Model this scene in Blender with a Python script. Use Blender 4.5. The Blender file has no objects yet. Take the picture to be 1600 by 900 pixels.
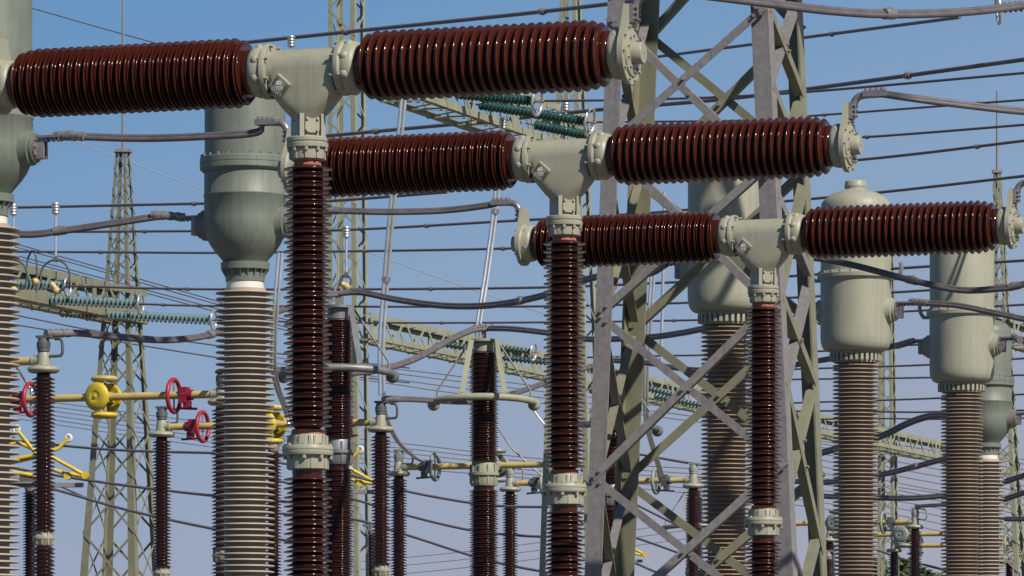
import bpy, math, random
from mathutils import Vector, Matrix
random.seed(7)
PI = math.pi
sc = bpy.context.scene
COL = sc.collection
F = 7560.0          # focal length in photo pixels (1600 wide)
VH = 1150.0         # horizon row
CAMZ = 1.7
TH = math.radians(19.8)
AX = Vector((math.cos(TH), -math.sin(TH), 0))     # direction of the breaker axes
RW = Vector((math.sin(TH), math.cos(TH), 0))      # direction of the phase rows
ROT = -TH

def P(u, v, D):
    return Vector(((u - 800) / F * D, D, CAMZ + (VH - v) / F * D))

# ------------------------------------------------------------------ materials
def mat(name, base, rough=0.5, metal=0.0, var=0.12, vscale=6.0, bump=0.0, bscale=60.0, coat=0.0,
        trans=0.0, streak=0.0, dirt=None, spec=0.5, objvar=0.0):
    m = bpy.data.materials.new(name); m.use_nodes = True
    nt = m.node_tree; N = nt.nodes; L = nt.links
    b = N['Principled BSDF']
    b.inputs['Roughness'].default_value = rough
    b.inputs['Metallic'].default_value = metal
    b.inputs['Coat Weight'].default_value = coat
    b.inputs['Coat Roughness'].default_value = 0.06
    b.inputs['Transmission Weight'].default_value = trans
    b.inputs['Specular IOR Level'].default_value = spec
    tc = N.new('ShaderNodeTexCoord')
    oi = N.new('ShaderNodeObjectInfo'); vo = N.new('ShaderNodeVectorMath'); vo.operation = 'SCALE'; vo.inputs[0].default_value = (31, 17, 23)
    L.new(oi.outputs['Random'], vo.inputs['Scale'])
    va_ = N.new('ShaderNodeVectorMath'); va_.operation = 'ADD'; L.new(tc.outputs['Object'], va_.inputs[0]); L.new(vo.outputs[0], va_.inputs[1])
    OBJ = va_.outputs[0]
    n1 = N.new('ShaderNodeTexNoise'); n1.inputs['Scale'].default_value = vscale; n1.inputs['Detail'].default_value = 6
    L.new(OBJ, n1.inputs['Vector'])
    mx = N.new('ShaderNodeMix'); mx.data_type = 'RGBA'
    d = [max(0, c * (1 - var)) for c in base]; l = [min(1, c * (1 + var)) for c in base]
    mx.inputs[6].default_value = (*d, 1); mx.inputs[7].default_value = (*l, 1)
    r = N.new('ShaderNodeMapRange'); r.inputs[1].default_value = 0.3; r.inputs[2].default_value = 0.7
    L.new(n1.outputs['Fac'], r.inputs[0]); L.new(r.outputs[0], mx.inputs[0])
    out = mx.outputs[2]
    if streak:
        mp = N.new('ShaderNodeMapping'); mp.inputs['Scale'].default_value = (22, 22, 0.9)
        n2 = N.new('ShaderNodeTexNoise'); n2.inputs['Scale'].default_value = 1.3; n2.inputs['Detail'].default_value = 4
        L.new(OBJ, mp.inputs['Vector']); L.new(mp.outputs[0], n2.inputs['Vector'])
        r2 = N.new('ShaderNodeMapRange'); r2.inputs[1].default_value = 0.5; r2.inputs[2].default_value = 0.75
        r2.inputs[3].default_value = 0; r2.inputs[4].default_value = streak
        L.new(n2.outputs['Fac'], r2.inputs[0])
        m2 = N.new('ShaderNodeMix'); m2.data_type = 'RGBA'
        L.new(r2.outputs[0], m2.inputs[0]); L.new(out, m2.inputs[6])
        m2.inputs[7].default_value = (*(dirt or [c * 0.45 for c in base]), 1)
        out = m2.outputs[2]
    # fine specks
    n3 = N.new('ShaderNodeTexNoise'); n3.inputs['Scale'].default_value = vscale * 14; n3.inputs['Detail'].default_value = 3
    L.new(OBJ, n3.inputs['Vector'])
    r3 = N.new('ShaderNodeMapRange'); r3.inputs[1].default_value = 0.62; r3.inputs[2].default_value = 0.74
    r3.inputs[3].default_value = 0; r3.inputs[4].default_value = 0.35 if var > 0.05 else 0.1
    L.new(n3.outputs['Fac'], r3.inputs[0])
    m3 = N.new('ShaderNodeMix'); m3.data_type = 'RGBA'
    L.new(r3.outputs[0], m3.inputs[0]); L.new(out, m3.inputs[6])
    m3.inputs[7].default_value = (*[c * 0.55 for c in base], 1)
    out = m3.outputs[2]
    L.new(out, b.inputs['Base Color'])
    rr = N.new('ShaderNodeMapRange'); rr.inputs[3].default_value = max(0.02, rough * 0.8); rr.inputs[4].default_value = min(1, rough * 1.25)
    L.new(n1.outputs['Fac'], rr.inputs[0]); L.new(rr.outputs[0], b.inputs['Roughness'])
    if bump:
        nb = N.new('ShaderNodeTexNoise'); nb.inputs['Scale'].default_value = bscale; nb.inputs['Detail'].default_value = 4
        L.new(OBJ, nb.inputs['Vector'])
        bp = N.new('ShaderNodeBump'); bp.inputs['Strength'].default_value = bump; bp.inputs['Distance'].default_value = 0.01
        L.new(nb.outputs['Fac'], bp.inputs['Height']); L.new(bp.outputs[0], b.inputs['Normal'])
    return m

M = {}
M['porc'] = mat('brown_glazed_porcelain', (0.050, 0.0102, 0.0058), 0.115, var=0.2, vscale=3, coat=0.0, spec=0.5)
M['porc_dark'] = mat('dark_brown_porcelain', (0.042, 0.0105, 0.008), 0.13, var=0.2, vscale=3, coat=0.0, spec=0.5)
M['porc_col'] = mat('brown_column_porcelain', (0.054, 0.0118, 0.0082), 0.115, var=0.2, vscale=3, coat=0.0, spec=0.5)
M['cement'] = mat('red_cement_band', (0.34, 0.13, 0.085), 0.9, var=0.3, vscale=40, bump=0.4, bscale=120)
M['paint'] = mat('grey_green_paint', (0.335, 0.33, 0.255), 0.42, var=0.07, vscale=5, bump=0.12, bscale=90, streak=0.26)
M['tank_old'] = mat('weathered_grey_green_paint', (0.165, 0.185, 0.155), 0.5, var=0.12, vscale=4, streak=0.35, bump=0.1)
M['tank_new'] = mat('pale_grey_green_paint', (0.335, 0.335, 0.262), 0.5, var=0.07, vscale=4, streak=0.34, bump=0.08)
M['beige_porc'] = mat('beige_grey_porcelain', (0.42, 0.36, 0.29), 0.38, var=0.08, vscale=3, coat=0.0, spec=0.35)
M['tan_porc'] = mat('tan_brown_porcelain', (0.31, 0.23, 0.165), 0.35, var=0.1, vscale=3, coat=0.0, spec=0.35)
M['white'] = mat('white_glaze', (0.7, 0.66, 0.6), 0.4, var=0.08)
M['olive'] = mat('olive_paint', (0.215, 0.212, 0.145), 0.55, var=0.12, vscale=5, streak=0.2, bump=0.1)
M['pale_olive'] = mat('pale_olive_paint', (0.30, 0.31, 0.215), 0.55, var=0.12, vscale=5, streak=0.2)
M['galv'] = mat('galvanised_steel', (0.235, 0.222, 0.222), 0.6, metal=0.1, var=0.14, vscale=22, streak=0.4, bump=0.1)
M['wire'] = mat('weathered_conductor', (0.165, 0.145, 0.165), 0.5, metal=0.1, var=0.12, vscale=8)
M['cable'] = mat('stranded_cable', (0.125, 0.113, 0.122), 0.5, metal=0.1, var=0.2, vscale=12, bump=0.3, bscale=150)
M['earth'] = mat('pale_earth_wire', (0.6, 0.6, 0.6), 0.4, metal=0.3, var=0.05)
M['alu'] = mat('bright_aluminium', (0.72, 0.72, 0.73), 0.28, metal=0.75, var=0.08, vscale=10)
M['clamp'] = mat('cast_clamp', (0.27, 0.245, 0.25), 0.4, metal=0.45, var=0.2, vscale=14)
M['arr_grey'] = mat('weathered_grey_casting', (0.20, 0.205, 0.215), 0.45, metal=0.3, var=0.2, vscale=8)
M['bolt'] = mat('steel_bolt', (0.32, 0.31, 0.31), 0.35, metal=0.7, var=0.1)
M['yellow'] = mat('yellow_paint', (0.60, 0.44, 0.035), 0.45, var=0.2, vscale=6, streak=0.15)
M['yellow_tube'] = mat('faded_yellow_tube', (0.53, 0.40, 0.15), 0.5, var=0.2, vscale=5, streak=0.2)
M['red'] = mat('red_paint', (0.37, 0.018, 0.034), 0.45, var=0.15, vscale=6)
M['darkred'] = mat('dark_red_paint', (0.25, 0.012, 0.035), 0.45, var=0.15, vscale=8)
M['ringgrey'] = mat('grey_ring_paint', (0.26, 0.29, 0.26), 0.45, var=0.12, vscale=6, streak=0.2)
M['head'] = mat('dark_cast_head', (0.10, 0.115, 0.115), 0.5, metal=0.2, var=0.2, vscale=12)
M['label'] = mat('white_label', (0.72, 0.72, 0.70), 0.5, var=0.03)
M['ink'] = mat('dark_ink', (0.12, 0.12, 0.12), 0.6, var=0.02)
M['glass_pale'] = mat('pale_teal_glass', (0.50, 0.78, 0.80), 0.10, var=0.08, trans=0.75)
M['glass_dark'] = mat('dark_teal_glass', (0.03, 0.11, 0.105), 0.08, var=0.2, trans=0.4)
M['spring'] = mat('spring_steel', (0.30, 0.28, 0.25), 0.4, metal=0.5, var=0.2)
M['hook'] = mat('yellow_hook_resin', (0.55, 0.42, 0.17), 0.5, var=0.2)
M['gravel'] = mat('gravel', (0.15, 0.14, 0.12), 0.95, var=0.3, vscale=1.2, bump=0.6, bscale=20)
M['concrete'] = mat('concrete', (0.34, 0.33, 0.31), 0.9, var=0.15, vscale=3, bump=0.2)
M['bark'] = mat('bark', (0.08, 0.06, 0.045), 0.9, var=0.3, vscale=5)
M['leaf'] = mat('leaf', (0.06, 0.085, 0.03), 0.7, var=0.45, vscale=0.7)

# ------------------------------------------------------------------ mesh building
_m = M['cable'].node_tree; _b = _m.nodes['Principled BSDF']
_tc = _m.nodes.new('ShaderNodeTexCoord'); _w = _m.nodes.new('ShaderNodeTexWave'); _w.wave_type = 'BANDS'; _w.bands_direction = 'DIAGONAL'
_w.inputs['Scale'].default_value = 70; _w.inputs['Distortion'].default_value = 0.4
_m.links.new(_tc.outputs['Object'], _w.inputs['Vector'])
_bp = _m.nodes.new('ShaderNodeBump'); _bp.inputs['Strength'].default_value = 0.25; _bp.inputs['Distance'].default_value = 0.006
_m.links.new(_w.outputs['Fac'], _bp.inputs['Height']); _m.links.new(_bp.outputs[0], _b.inputs['Normal'])

def frame_of(d, up=None):
    d = d.normalized()
    if up is None: up = Vector((0, 0, 1))
    if abs(d.dot(up)) > 0.97: up = Vector((0, 1, 0)) if abs(d.y) < 0.9 else Vector((1, 0, 0))
    s = up.cross(d).normalized(); t = d.cross(s).normalized()
    return d, s, t

class MB:
    def __init__(s): s.v = []; s.f = []
    def add(s, vs, fs):
        o = len(s.v); s.v += [tuple(q) for q in vs]; s.f += [tuple(i + o for i in f) for f in fs]; return s
    def box(s, c, size, rotz=0, mtx=None):
        x, y, z = size[0] / 2, size[1] / 2, size[2] / 2
        R = mtx if mtx is not None else Matrix.Rotation(rotz, 3, 'Z')
        c = Vector(c)
        vs = [c + R @ Vector(q) for q in ((-x,-y,-z),(x,-y,-z),(x,y,-z),(-x,y,-z),(-x,-y,z),(x,-y,z),(x,y,z),(-x,y,z))]
        return s.add(vs, [(0,3,2,1),(4,5,6,7),(0,1,5,4),(1,2,6,5),(2,3,7,6),(3,0,4,7)])
    def bar(s, p0, p1, w, h, up=None, off=(0, 0)):
        p0 = Vector(p0); p1 = Vector(p1)
        d, a, b = frame_of(p1 - p0, up)
        o = a * off[0] + b * off[1]
        q = []
        for p in (p0 + o, p1 + o):
            q += [p - a*w/2 - b*h/2, p + a*w/2 - b*h/2, p + a*w/2 + b*h/2, p - a*w/2 + b*h/2]
        return s.add(q, [(0,3,2,1),(4,5,6,7),(0,1,5,4),(1,2,6,5),(2,3,7,6),(3,0,4,7)])
    def angle(s, p0, p1, w, t, A, B):
        """L profile from p0 to p1, plates running from the corner along A and along B"""
        p0 = Vector(p0); p1 = Vector(p1); d = (p1 - p0).normalized()
        A = (A - d * A.dot(d)).normalized(); B = (B - d * B.dot(d)); B = (B - A * B.dot(A)).normalized()
        prof = [(0,0),(w,0),(w,t),(t,t),(t,w),(0,w)]
        q = [p + A*x + B*y for p in (p0, p1) for x, y in prof]
        n = 6
        fs = [(i, (i+1) % n, (i+1) % n + n, i + n) for i in range(n)] + [(0,3,2,1),(0,5,4,3),(6,7,8,9),(6,9,10,11)]
        return s.add(q, fs)
    def angle_taper(s, p0, p1, w0, w1, A, B):
        p0 = Vector(p0); p1 = Vector(p1); d = (p1 - p0).normalized()
        A = (A - d * A.dot(d)).normalized(); B = (B - d * B.dot(d)); B = (B - A * B.dot(A)).normalized()
        q = []
        for p, w in ((p0, w0), (p1, w1)):
            t = w * 0.13
            q += [p + A*x + B*y for x, y in ((0,0),(w,0),(w,t),(t,t),(t,w),(0,w))]
        n = 6
        return s.add(q, [(i, (i+1) % n, (i+1) % n + n, i + n) for i in range(n)] + [(0,3,2,1),(0,5,4,3),(6,7,8,9),(6,9,10,11)])
    def lathe(s, prof, seg=32, mtx=None, close=True):
        """prof: (r, h) turned about local z"""
        mt = mtx or Matrix.Identity(4)
        vs = []; fs = []
        for r, h in prof:
            for k in range(seg):
                a = 2 * PI * k / seg
                vs.append(mt @ Vector((r * math.cos(a), r * math.sin(a), h)))
        n = len(prof)
        for i in range(n - 1):
            for k in range(seg):
                k2 = (k + 1) % seg
                fs.append((i*seg+k, i*seg+k2, (i+1)*seg+k2, (i+1)*seg+k))
        if close:
            fs.append(tuple(reversed(range(seg)))); fs.append(tuple((n-1)*seg + k for k in range(seg)))
        return s.add(vs, fs)
    def cyl(s, p0, p1, r0, r1=None, seg=16):
        p0 = Vector(p0); p1 = Vector(p1); r1 = r0 if r1 is None else r1
        d, a, b = frame_of(p1 - p0)
        vs = [p + (a * math.cos(2*PI*k/seg) + b * math.sin(2*PI*k/seg)) * r for p, r in ((p0, r0), (p1, r1)) for k in range(seg)]
        fs = [(k, (k+1) % seg, (k+1) % seg + seg, k + seg) for k in range(seg)]
        fs += [tuple(reversed(range(seg))), tuple(range(seg, 2*seg))]
        return s.add(vs, fs)
    def tube(s, pts, r, seg=8, caps=True):
        pts = [Vector(p) for p in pts]; n = len(pts)
        rs = r if isinstance(r, (list, tuple)) else [r] * n
        vs = []; fs = []; a0 = None
        for i, p in enumerate(pts):
            d = (pts[min(i+1, n-1)] - pts[max(i-1, 0)]).normalized()
            if a0 is None: _, a, b = frame_of(d)
            else:
                a = (a0 - d * a0.dot(d)).normalized(); b = d.cross(a)
            a0 = a
            vs += [p + (a*math.cos(2*PI*k/seg) + b*math.sin(2*PI*k/seg)) * rs[i] for k in range(seg)]
        for i in range(n - 1):
            fs += [(i*seg+k, i*seg+(k+1) % seg, (i+1)*seg+(k+1) % seg, (i+1)*seg+k) for k in range(seg)]
        if caps: fs += [tuple(reversed(range(seg))), tuple((n-1)*seg + k for k in range(seg))]
        return s.add(vs, fs)
    def torus(s, c, axis, R, r, seg=36, sub=10, a0=0, a1=2*PI, squash=1.0):
        c = Vector(c); d, a, b = frame_of(Vector(axis))
        full = abs(a1 - a0 - 2*PI) < 1e-6
        n = seg if full else seg + 1
        vs = []; fs = []
        for i in range(n):
            t = a0 + (a1 - a0) * i / seg
            e = a * math.cos(t) + b * math.sin(t)
            for k in range(sub):
                q = 2 * PI * k / sub
                vs.append(c + e * (R + r * math.cos(q)) + d * (r * squash * math.sin(q)))
        for i in range(seg):
            j = (i + 1) % n
            for k in range(sub):
                fs.append((i*sub+k, j*sub+k, j*sub+(k+1) % sub, i*sub+(k+1) % sub))
        if not full: fs += [tuple(range(sub)), tuple(reversed(range((n-1)*sub, n*sub)))]
        return s.add(vs, fs)
    def ball(s, c, r, seg=16, sz=1.0):
        c = Vector(c); k = 9
        prof = [(max(1e-4, r * math.sin(PI*i/k)), -r * sz * math.cos(PI*i/k)) for i in range(k + 1)]
        return s.lathe(prof, seg, Matrix.Translation(c))
    def prism(s, poly, o, A, B, t):
        """polygon (in plane A,B at o) with thickness t along A x B"""
        o = Vector(o); N = A.cross(B).normalized(); n = len(poly)
        q = [o + A*x + B*y for x, y in poly] + [o + A*x + B*y + N*t for x, y in poly]
        return s.add(q, [tuple(reversed(range(n))), tuple(range(n, 2*n))] + [(i, (i+1) % n, (i+1) % n + n, i + n) for i in range(n)])
    def bolt(s, c, axis, r=0.011, h=0.014):
        c = Vector(c); return s.cyl(c, c + Vector(axis).normalized() * h, r, r, 6)
    def build(s, name, material, parent=None, origin=None, sharp=38):
        me = bpy.data.meshes.new(name)
        vs = s.v
        L = None
        if origin is not None:
            L = Vector(origin); vs = [(x - L.x, y - L.y, z - L.z) for x, y, z in vs]
        me.from_pydata(vs, [], s.f); me.update()
        me.validate()
        me.polygons.foreach_set('use_smooth', [True] * len(me.polygons))
        me.set_sharp_from_angle(angle=math.radians(sharp))
        me.materials.append(M[material] if isinstance(material, str) else material)
        o = bpy.data.objects.new(name, me); COL.objects.link(o)
        if parent is not None: o.parent = parent
        if L is not None and parent is None: o.location = L
        return o

def tag(o, label, cat, group=None, kind=None):
    if label: o['label'] = label
    if cat: o['category'] = cat
    if group: o['group'] = group
    if kind: o['kind'] = kind
    return o

def empty(name, label, cat, loc, rz=0, group=None):
    o = bpy.data.objects.new(name, None); COL.objects.link(o)
    o.empty_display_size = 0.2
    o.location = loc; o.rotation_euler = (0, 0, rz)
    return tag(o, label, cat, group)

def copy_tree(o, loc, label=None, rz=None, top=True):
    c = o.copy(); COL.objects.link(c)
    if top:
        c.location = loc
        if label: c['label'] = label
        if rz is not None: c.rotation_euler = (0, 0, rz)
    for ch in list(o.children):
        d = copy_tree(ch, None, top=False); d.parent = c
    return c

def catmull(pts, n=8):
    pts = [Vector(p) for p in pts]
    if len(pts) == 2: return [pts[0].lerp(pts[1], i / (n)) for i in range(n + 1)]
    e = [pts[0] * 2 - pts[1]] + pts + [pts[-1] * 2 - pts[-2]]
    out = []
    for i in range(1, len(e) - 2):
        p0, p1, p2, p3 = e[i-1], e[i], e[i+1], e[i+2]
        for k in range(n):
            t = k / n
            out.append(0.5 * ((2*p1) + (p2-p0)*t + (2*p0-5*p1+4*p2-p3)*t*t + (-p0+3*p1-3*p2+p3)*t*t*t))
    out.append(pts[-1]); return out

def sheds(z_top, z_bot, core, R1, R2, pitch, n=None, thick=0.0075, droop=0.012, root=0.012):
    """profile (r, z) from z_bot up to z_top with alternating shed radii"""
    cnt = max(1, int(round((z_top - z_bot) / pitch)))
    pitch = (z_top - z_bot) / cnt
    pr = [(core, z_bot)]
    for i in range(cnt):
        z = z_bot + (i + 0.18) * pitch
        R = R1 if i % 2 == 0 else R2
        t = min(thick, pitch * 0.3)
        pr += [(core, z), (core + (R-core)*0.5, z - t*0.1), (R - t*0.9, z - droop*0.35), (R - t*0.2, z - droop*0.35 + t*0.1), (R, z - droop*0.35 + t*0.35),
               (R - t*0.18, z - droop*0.35 + t*0.9), (R - t*0.7, z - droop*0.35 + t*1.15), (R - t*1.5, z - droop*0.35 + t*1.3), (core + (R-core)*0.35, z + t*1.15 + droop*0.45),
               (core, z + t*1.3 + min(root, pitch*0.4))]
    pr.append((core, max(z_top, pr[-1][1] + 0.001)))
    # keep z monotone along the core
    return pr

def MX(x0, sgn=1):
    """lathe axis z -> +x (sgn=1) or -x"""
    return Matrix.Translation(Vector((x0, 0, 0))) @ Matrix.Rotation(sgn * PI / 2, 4, 'Y')

def steel_base(b, z1, w=0.34):
    """pedestal that carries a column: four angle legs, cross bars, top plate"""
    for sx in (-1, 1):
        for sy in (-1, 1):
            b.angle((sx*w, sy*w, 0.2), (sx*w*0.62, sy*w*0.62, z1-0.05), 0.08, 0.008, Vector((-sx,0,0)), Vector((0,-sy,0)))
    for k in range(3):
        za, zb = 0.25 + k*(z1-0.4)/3, 0.25 + (k+1)*(z1-0.4)/3
        fa, fb = 1 - 0.38*za/z1, 1 - 0.38*zb/z1
        for s in (-1, 1):
            b.bar((-w*fa, s*w*fa, za), (w*fb, s*w*fb, zb), 0.05, 0.008); b.bar((s*w*fa, -w*fa, za), (s*w*fb, w*fb, zb), 0.05, 0.008)
    b.box((0,0,z1-0.03), (w*1.5, w*1.5, 0.04))
    return b

# ------------------------------------------------------------------ camera, light, sky
cam = bpy.data.cameras.new('camera'); co = bpy.data.objects.new('camera', cam); COL.objects.link(co)
cam.sensor_width = 36; cam.lens = 36 * F / 1600; cam.shift_y = (VH - 450) / 1600
co.location = (0, 0, CAMZ); co.rotation_euler = (PI/2, 0, 0)
cam.clip_start = 0.5; cam.clip_end = 6000
sc.camera = co
SA, SE = math.radians(41), math.radians(41)
sdir = Vector((math.sin(SA)*math.cos(SE), -math.cos(SA)*math.cos(SE), math.sin(SE)))
sl = bpy.data.lights.new('sun', 'SUN'); sl.energy = 4.9; sl.angle = math.radians(0.53); sl.color = (1, 0.93, 0.82)
so = bpy.data.objects.new('sun', sl); COL.objects.link(so); so.location = (10, -20, 30)
so.rotation_euler = (-sdir).to_track_quat('-Z', 'Y').to_euler()
w = bpy.data.worlds.new('World'); sc.world = w; w.use_nodes = True
nt = w.node_tree; bg = nt.nodes['Background']
sky = nt.nodes.new('ShaderNodeTexSky'); sky.sky_type = 'NISHITA'; sky.sun_disc = False
sky.sun_elevation = SE; sky.sun_rotation = math.radians(180) - SA
sky.air_density = 1.0; sky.dust_density = 0.25; sky.ozone_density = 1.6; sky.altitude = 200
tc = nt.nodes.new('ShaderNodeTexCoord')
sp = nt.nodes.new('ShaderNodeSeparateXYZ'); nt.links.new(tc.outputs['Generated'], sp.inputs[0])
mz = nt.nodes.new('ShaderNodeMath'); mz.operation = 'MULTIPLY_ADD'; mz.inputs[1].default_value = -0.22
nt.links.new(sp.outputs['X'], mz.inputs[0]); nt.links.new(sp.outputs['Z'], mz.inputs[2])
mr = nt.nodes.new('ShaderNodeMapRange'); mr.inputs[1].default_value = 0.0; mr.inputs[2].default_value = 0.25
nt.links.new(mz.outputs[0], mr.inputs[0])
cr_ = nt.nodes.new('ShaderNodeValToRGB')
els = cr_.color_ramp.elements
els[0].position = 0.0; els[0].color = (.39,.395,.47,1)
els[1].position = 1.0; els[1].color = (.10,.25,.50,1)
for p_, c_ in ((0.14,(.352,.381,.485,1)), (0.36,(.262,.376,.546,1)), (0.62,(.152,.307,.535,1))):
    e_ = els.new(p_); e_.color = c_
nt.links.new(mr.outputs[0], cr_.inputs[0])
vs_ = nt.nodes.new('ShaderNodeVectorMath'); vs_.operation = 'SCALE'; vs_.inputs['Scale'].default_value = 1/0.062
nt.links.new(cr_.outputs[0], vs_.inputs[0])
mf = nt.nodes.new('ShaderNodeMapRange'); mf.inputs[1].default_value = 0.16; mf.inputs[2].default_value = 0.45
nt.links.new(sp.outputs['Z'], mf.inputs[0])
mm = nt.nodes.new('ShaderNodeMix'); mm.data_type = 'RGBA'
nt.links.new(mf.outputs[0], mm.inputs[0]); nt.links.new(vs_.outputs[0], mm.inputs[6]); nt.links.new(sky.outputs[0], mm.inputs[7])
nt.links.new(mm.outputs[2], bg.inputs['Color']); bg.inputs['Strength'].default_value = 0.062
sc.view_settings.view_transform = 'Standard'; sc.view_settings.look = 'None'
sc.view_settings.exposure = 0.0; sc.view_settings.gamma = 1
sc.cycles.max_bounces = 6; sc.cycles.diffuse_bounces = 1; sc.cycles.glossy_bounces = 3; sc.cycles.transmission_bounces = 4
sc.cycles.caustics_reflective = False; sc.cycles.caustics_refractive = False

# ------------------------------------------------------------------ ground
g = MB(); S = 3000
g.add([(-S,-200,0),(S,-200,0),(S,S*1.6,0),(-S,S*1.6,0)], [(0,1,2,3)])
tag(g.build('ground', 'gravel'), None, None, kind='structure')

# ------------------------------------------------------------------ circuit breakers
ZC = 5.418
def superell(hx, hy, z, n=40, e=0.62):
    out = []
    for k in range(n):
        a = 2*PI*k/n; c, s_ = math.cos(a), math.sin(a)
        out.append(Vector((hx*math.copysign(abs(c)**e, c), hy*math.copysign(abs(s_)**e, s_), z)))
    return out

def loft(b, rings):
    n = len(rings[0]); vs = [p for r in rings for p in r]; fs = []
    for i in range(len(rings)-1):
        fs += [(i*n+k, i*n+(k+1) % n, (i+1)*n+(k+1) % n, (i+1)*n+k) for k in range(n)]
    fs += [tuple(reversed(range(n))), tuple((len(rings)-1)*n+k for k in range(n))]
    b.add(vs, fs)

def oct_flange(b, x0, x1, r, sgn):
    """rounded cup flange with eight lobes between x0 and x1 (along +x if sgn=1)"""
    prof = [(0.09, 0), (r*1.0, 0), (r*1.02, 0.006), (r*1.02, 0.028), (r*0.98, 0.034), (r*0.93, 0.04), (r*0.97, 0.055), (r*0.96, 0.085), (r*0.90, 0.108), (r*0.84, 0.115), (0.09, 0.117)]
    k = (x1 - x0) / 0.117
    b.lathe([(a, h*abs(k)) for a, h in prof], 40, Matrix.Translation(Vector((x0,0,ZC))) @ Matrix.Rotation(sgn*PI/2, 4, 'Y'))
    for i in range(8):
        a = 2*PI*(i+0.5)/8
        c = Vector((0, math.cos(a), math.sin(a)))
        p = Vector((x0, 0, ZC)) + c * r * 0.95
        b.ball(p*1.0 - c*r*0.10 + Vector((sgn*0.06, 0, 0)), 0.030, 12, 1.0)
        b.bolt(p + Vector((-sgn*0.002,0,0)) , (-sgn,0,0), 0.011, 0.02)
        b.bolt(p + Vector((sgn*0.03,0,0)), (sgn,0,0), 0.012, 0.02)

def chamber_profile(h0, h1, core=0.124, R1=0.1955, R2=0.181):
    n = 28; p = (h1-h0)/n; pr = []
    for i in range(n):
        x = h0 + i*p
        k = 1.0
        if i == 0: k = 0.93
        if i >= n-2: k = (0.965, 0.90)[i-(n-2)]
        a, b = R1*k, R2*k
        pr += [(core,x+.002),(core,x+.006),(b-.005,x+.0074),(b-.0019,x+.0084),(b,x+.0110),(b-.0019,x+.0136),(b-.005,x+.0148),(core+.016,x+.0185),(core,x+.0195),
               (core,x+.0198),(a-.010,x+.0204),(a-.0022,x+.0212),(a,x+.0242),(a-.0022,x+.0272),(a-.016,x+.0395),(core+.03,x+.0425),(core,x+.0440)]
    return pr

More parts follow.
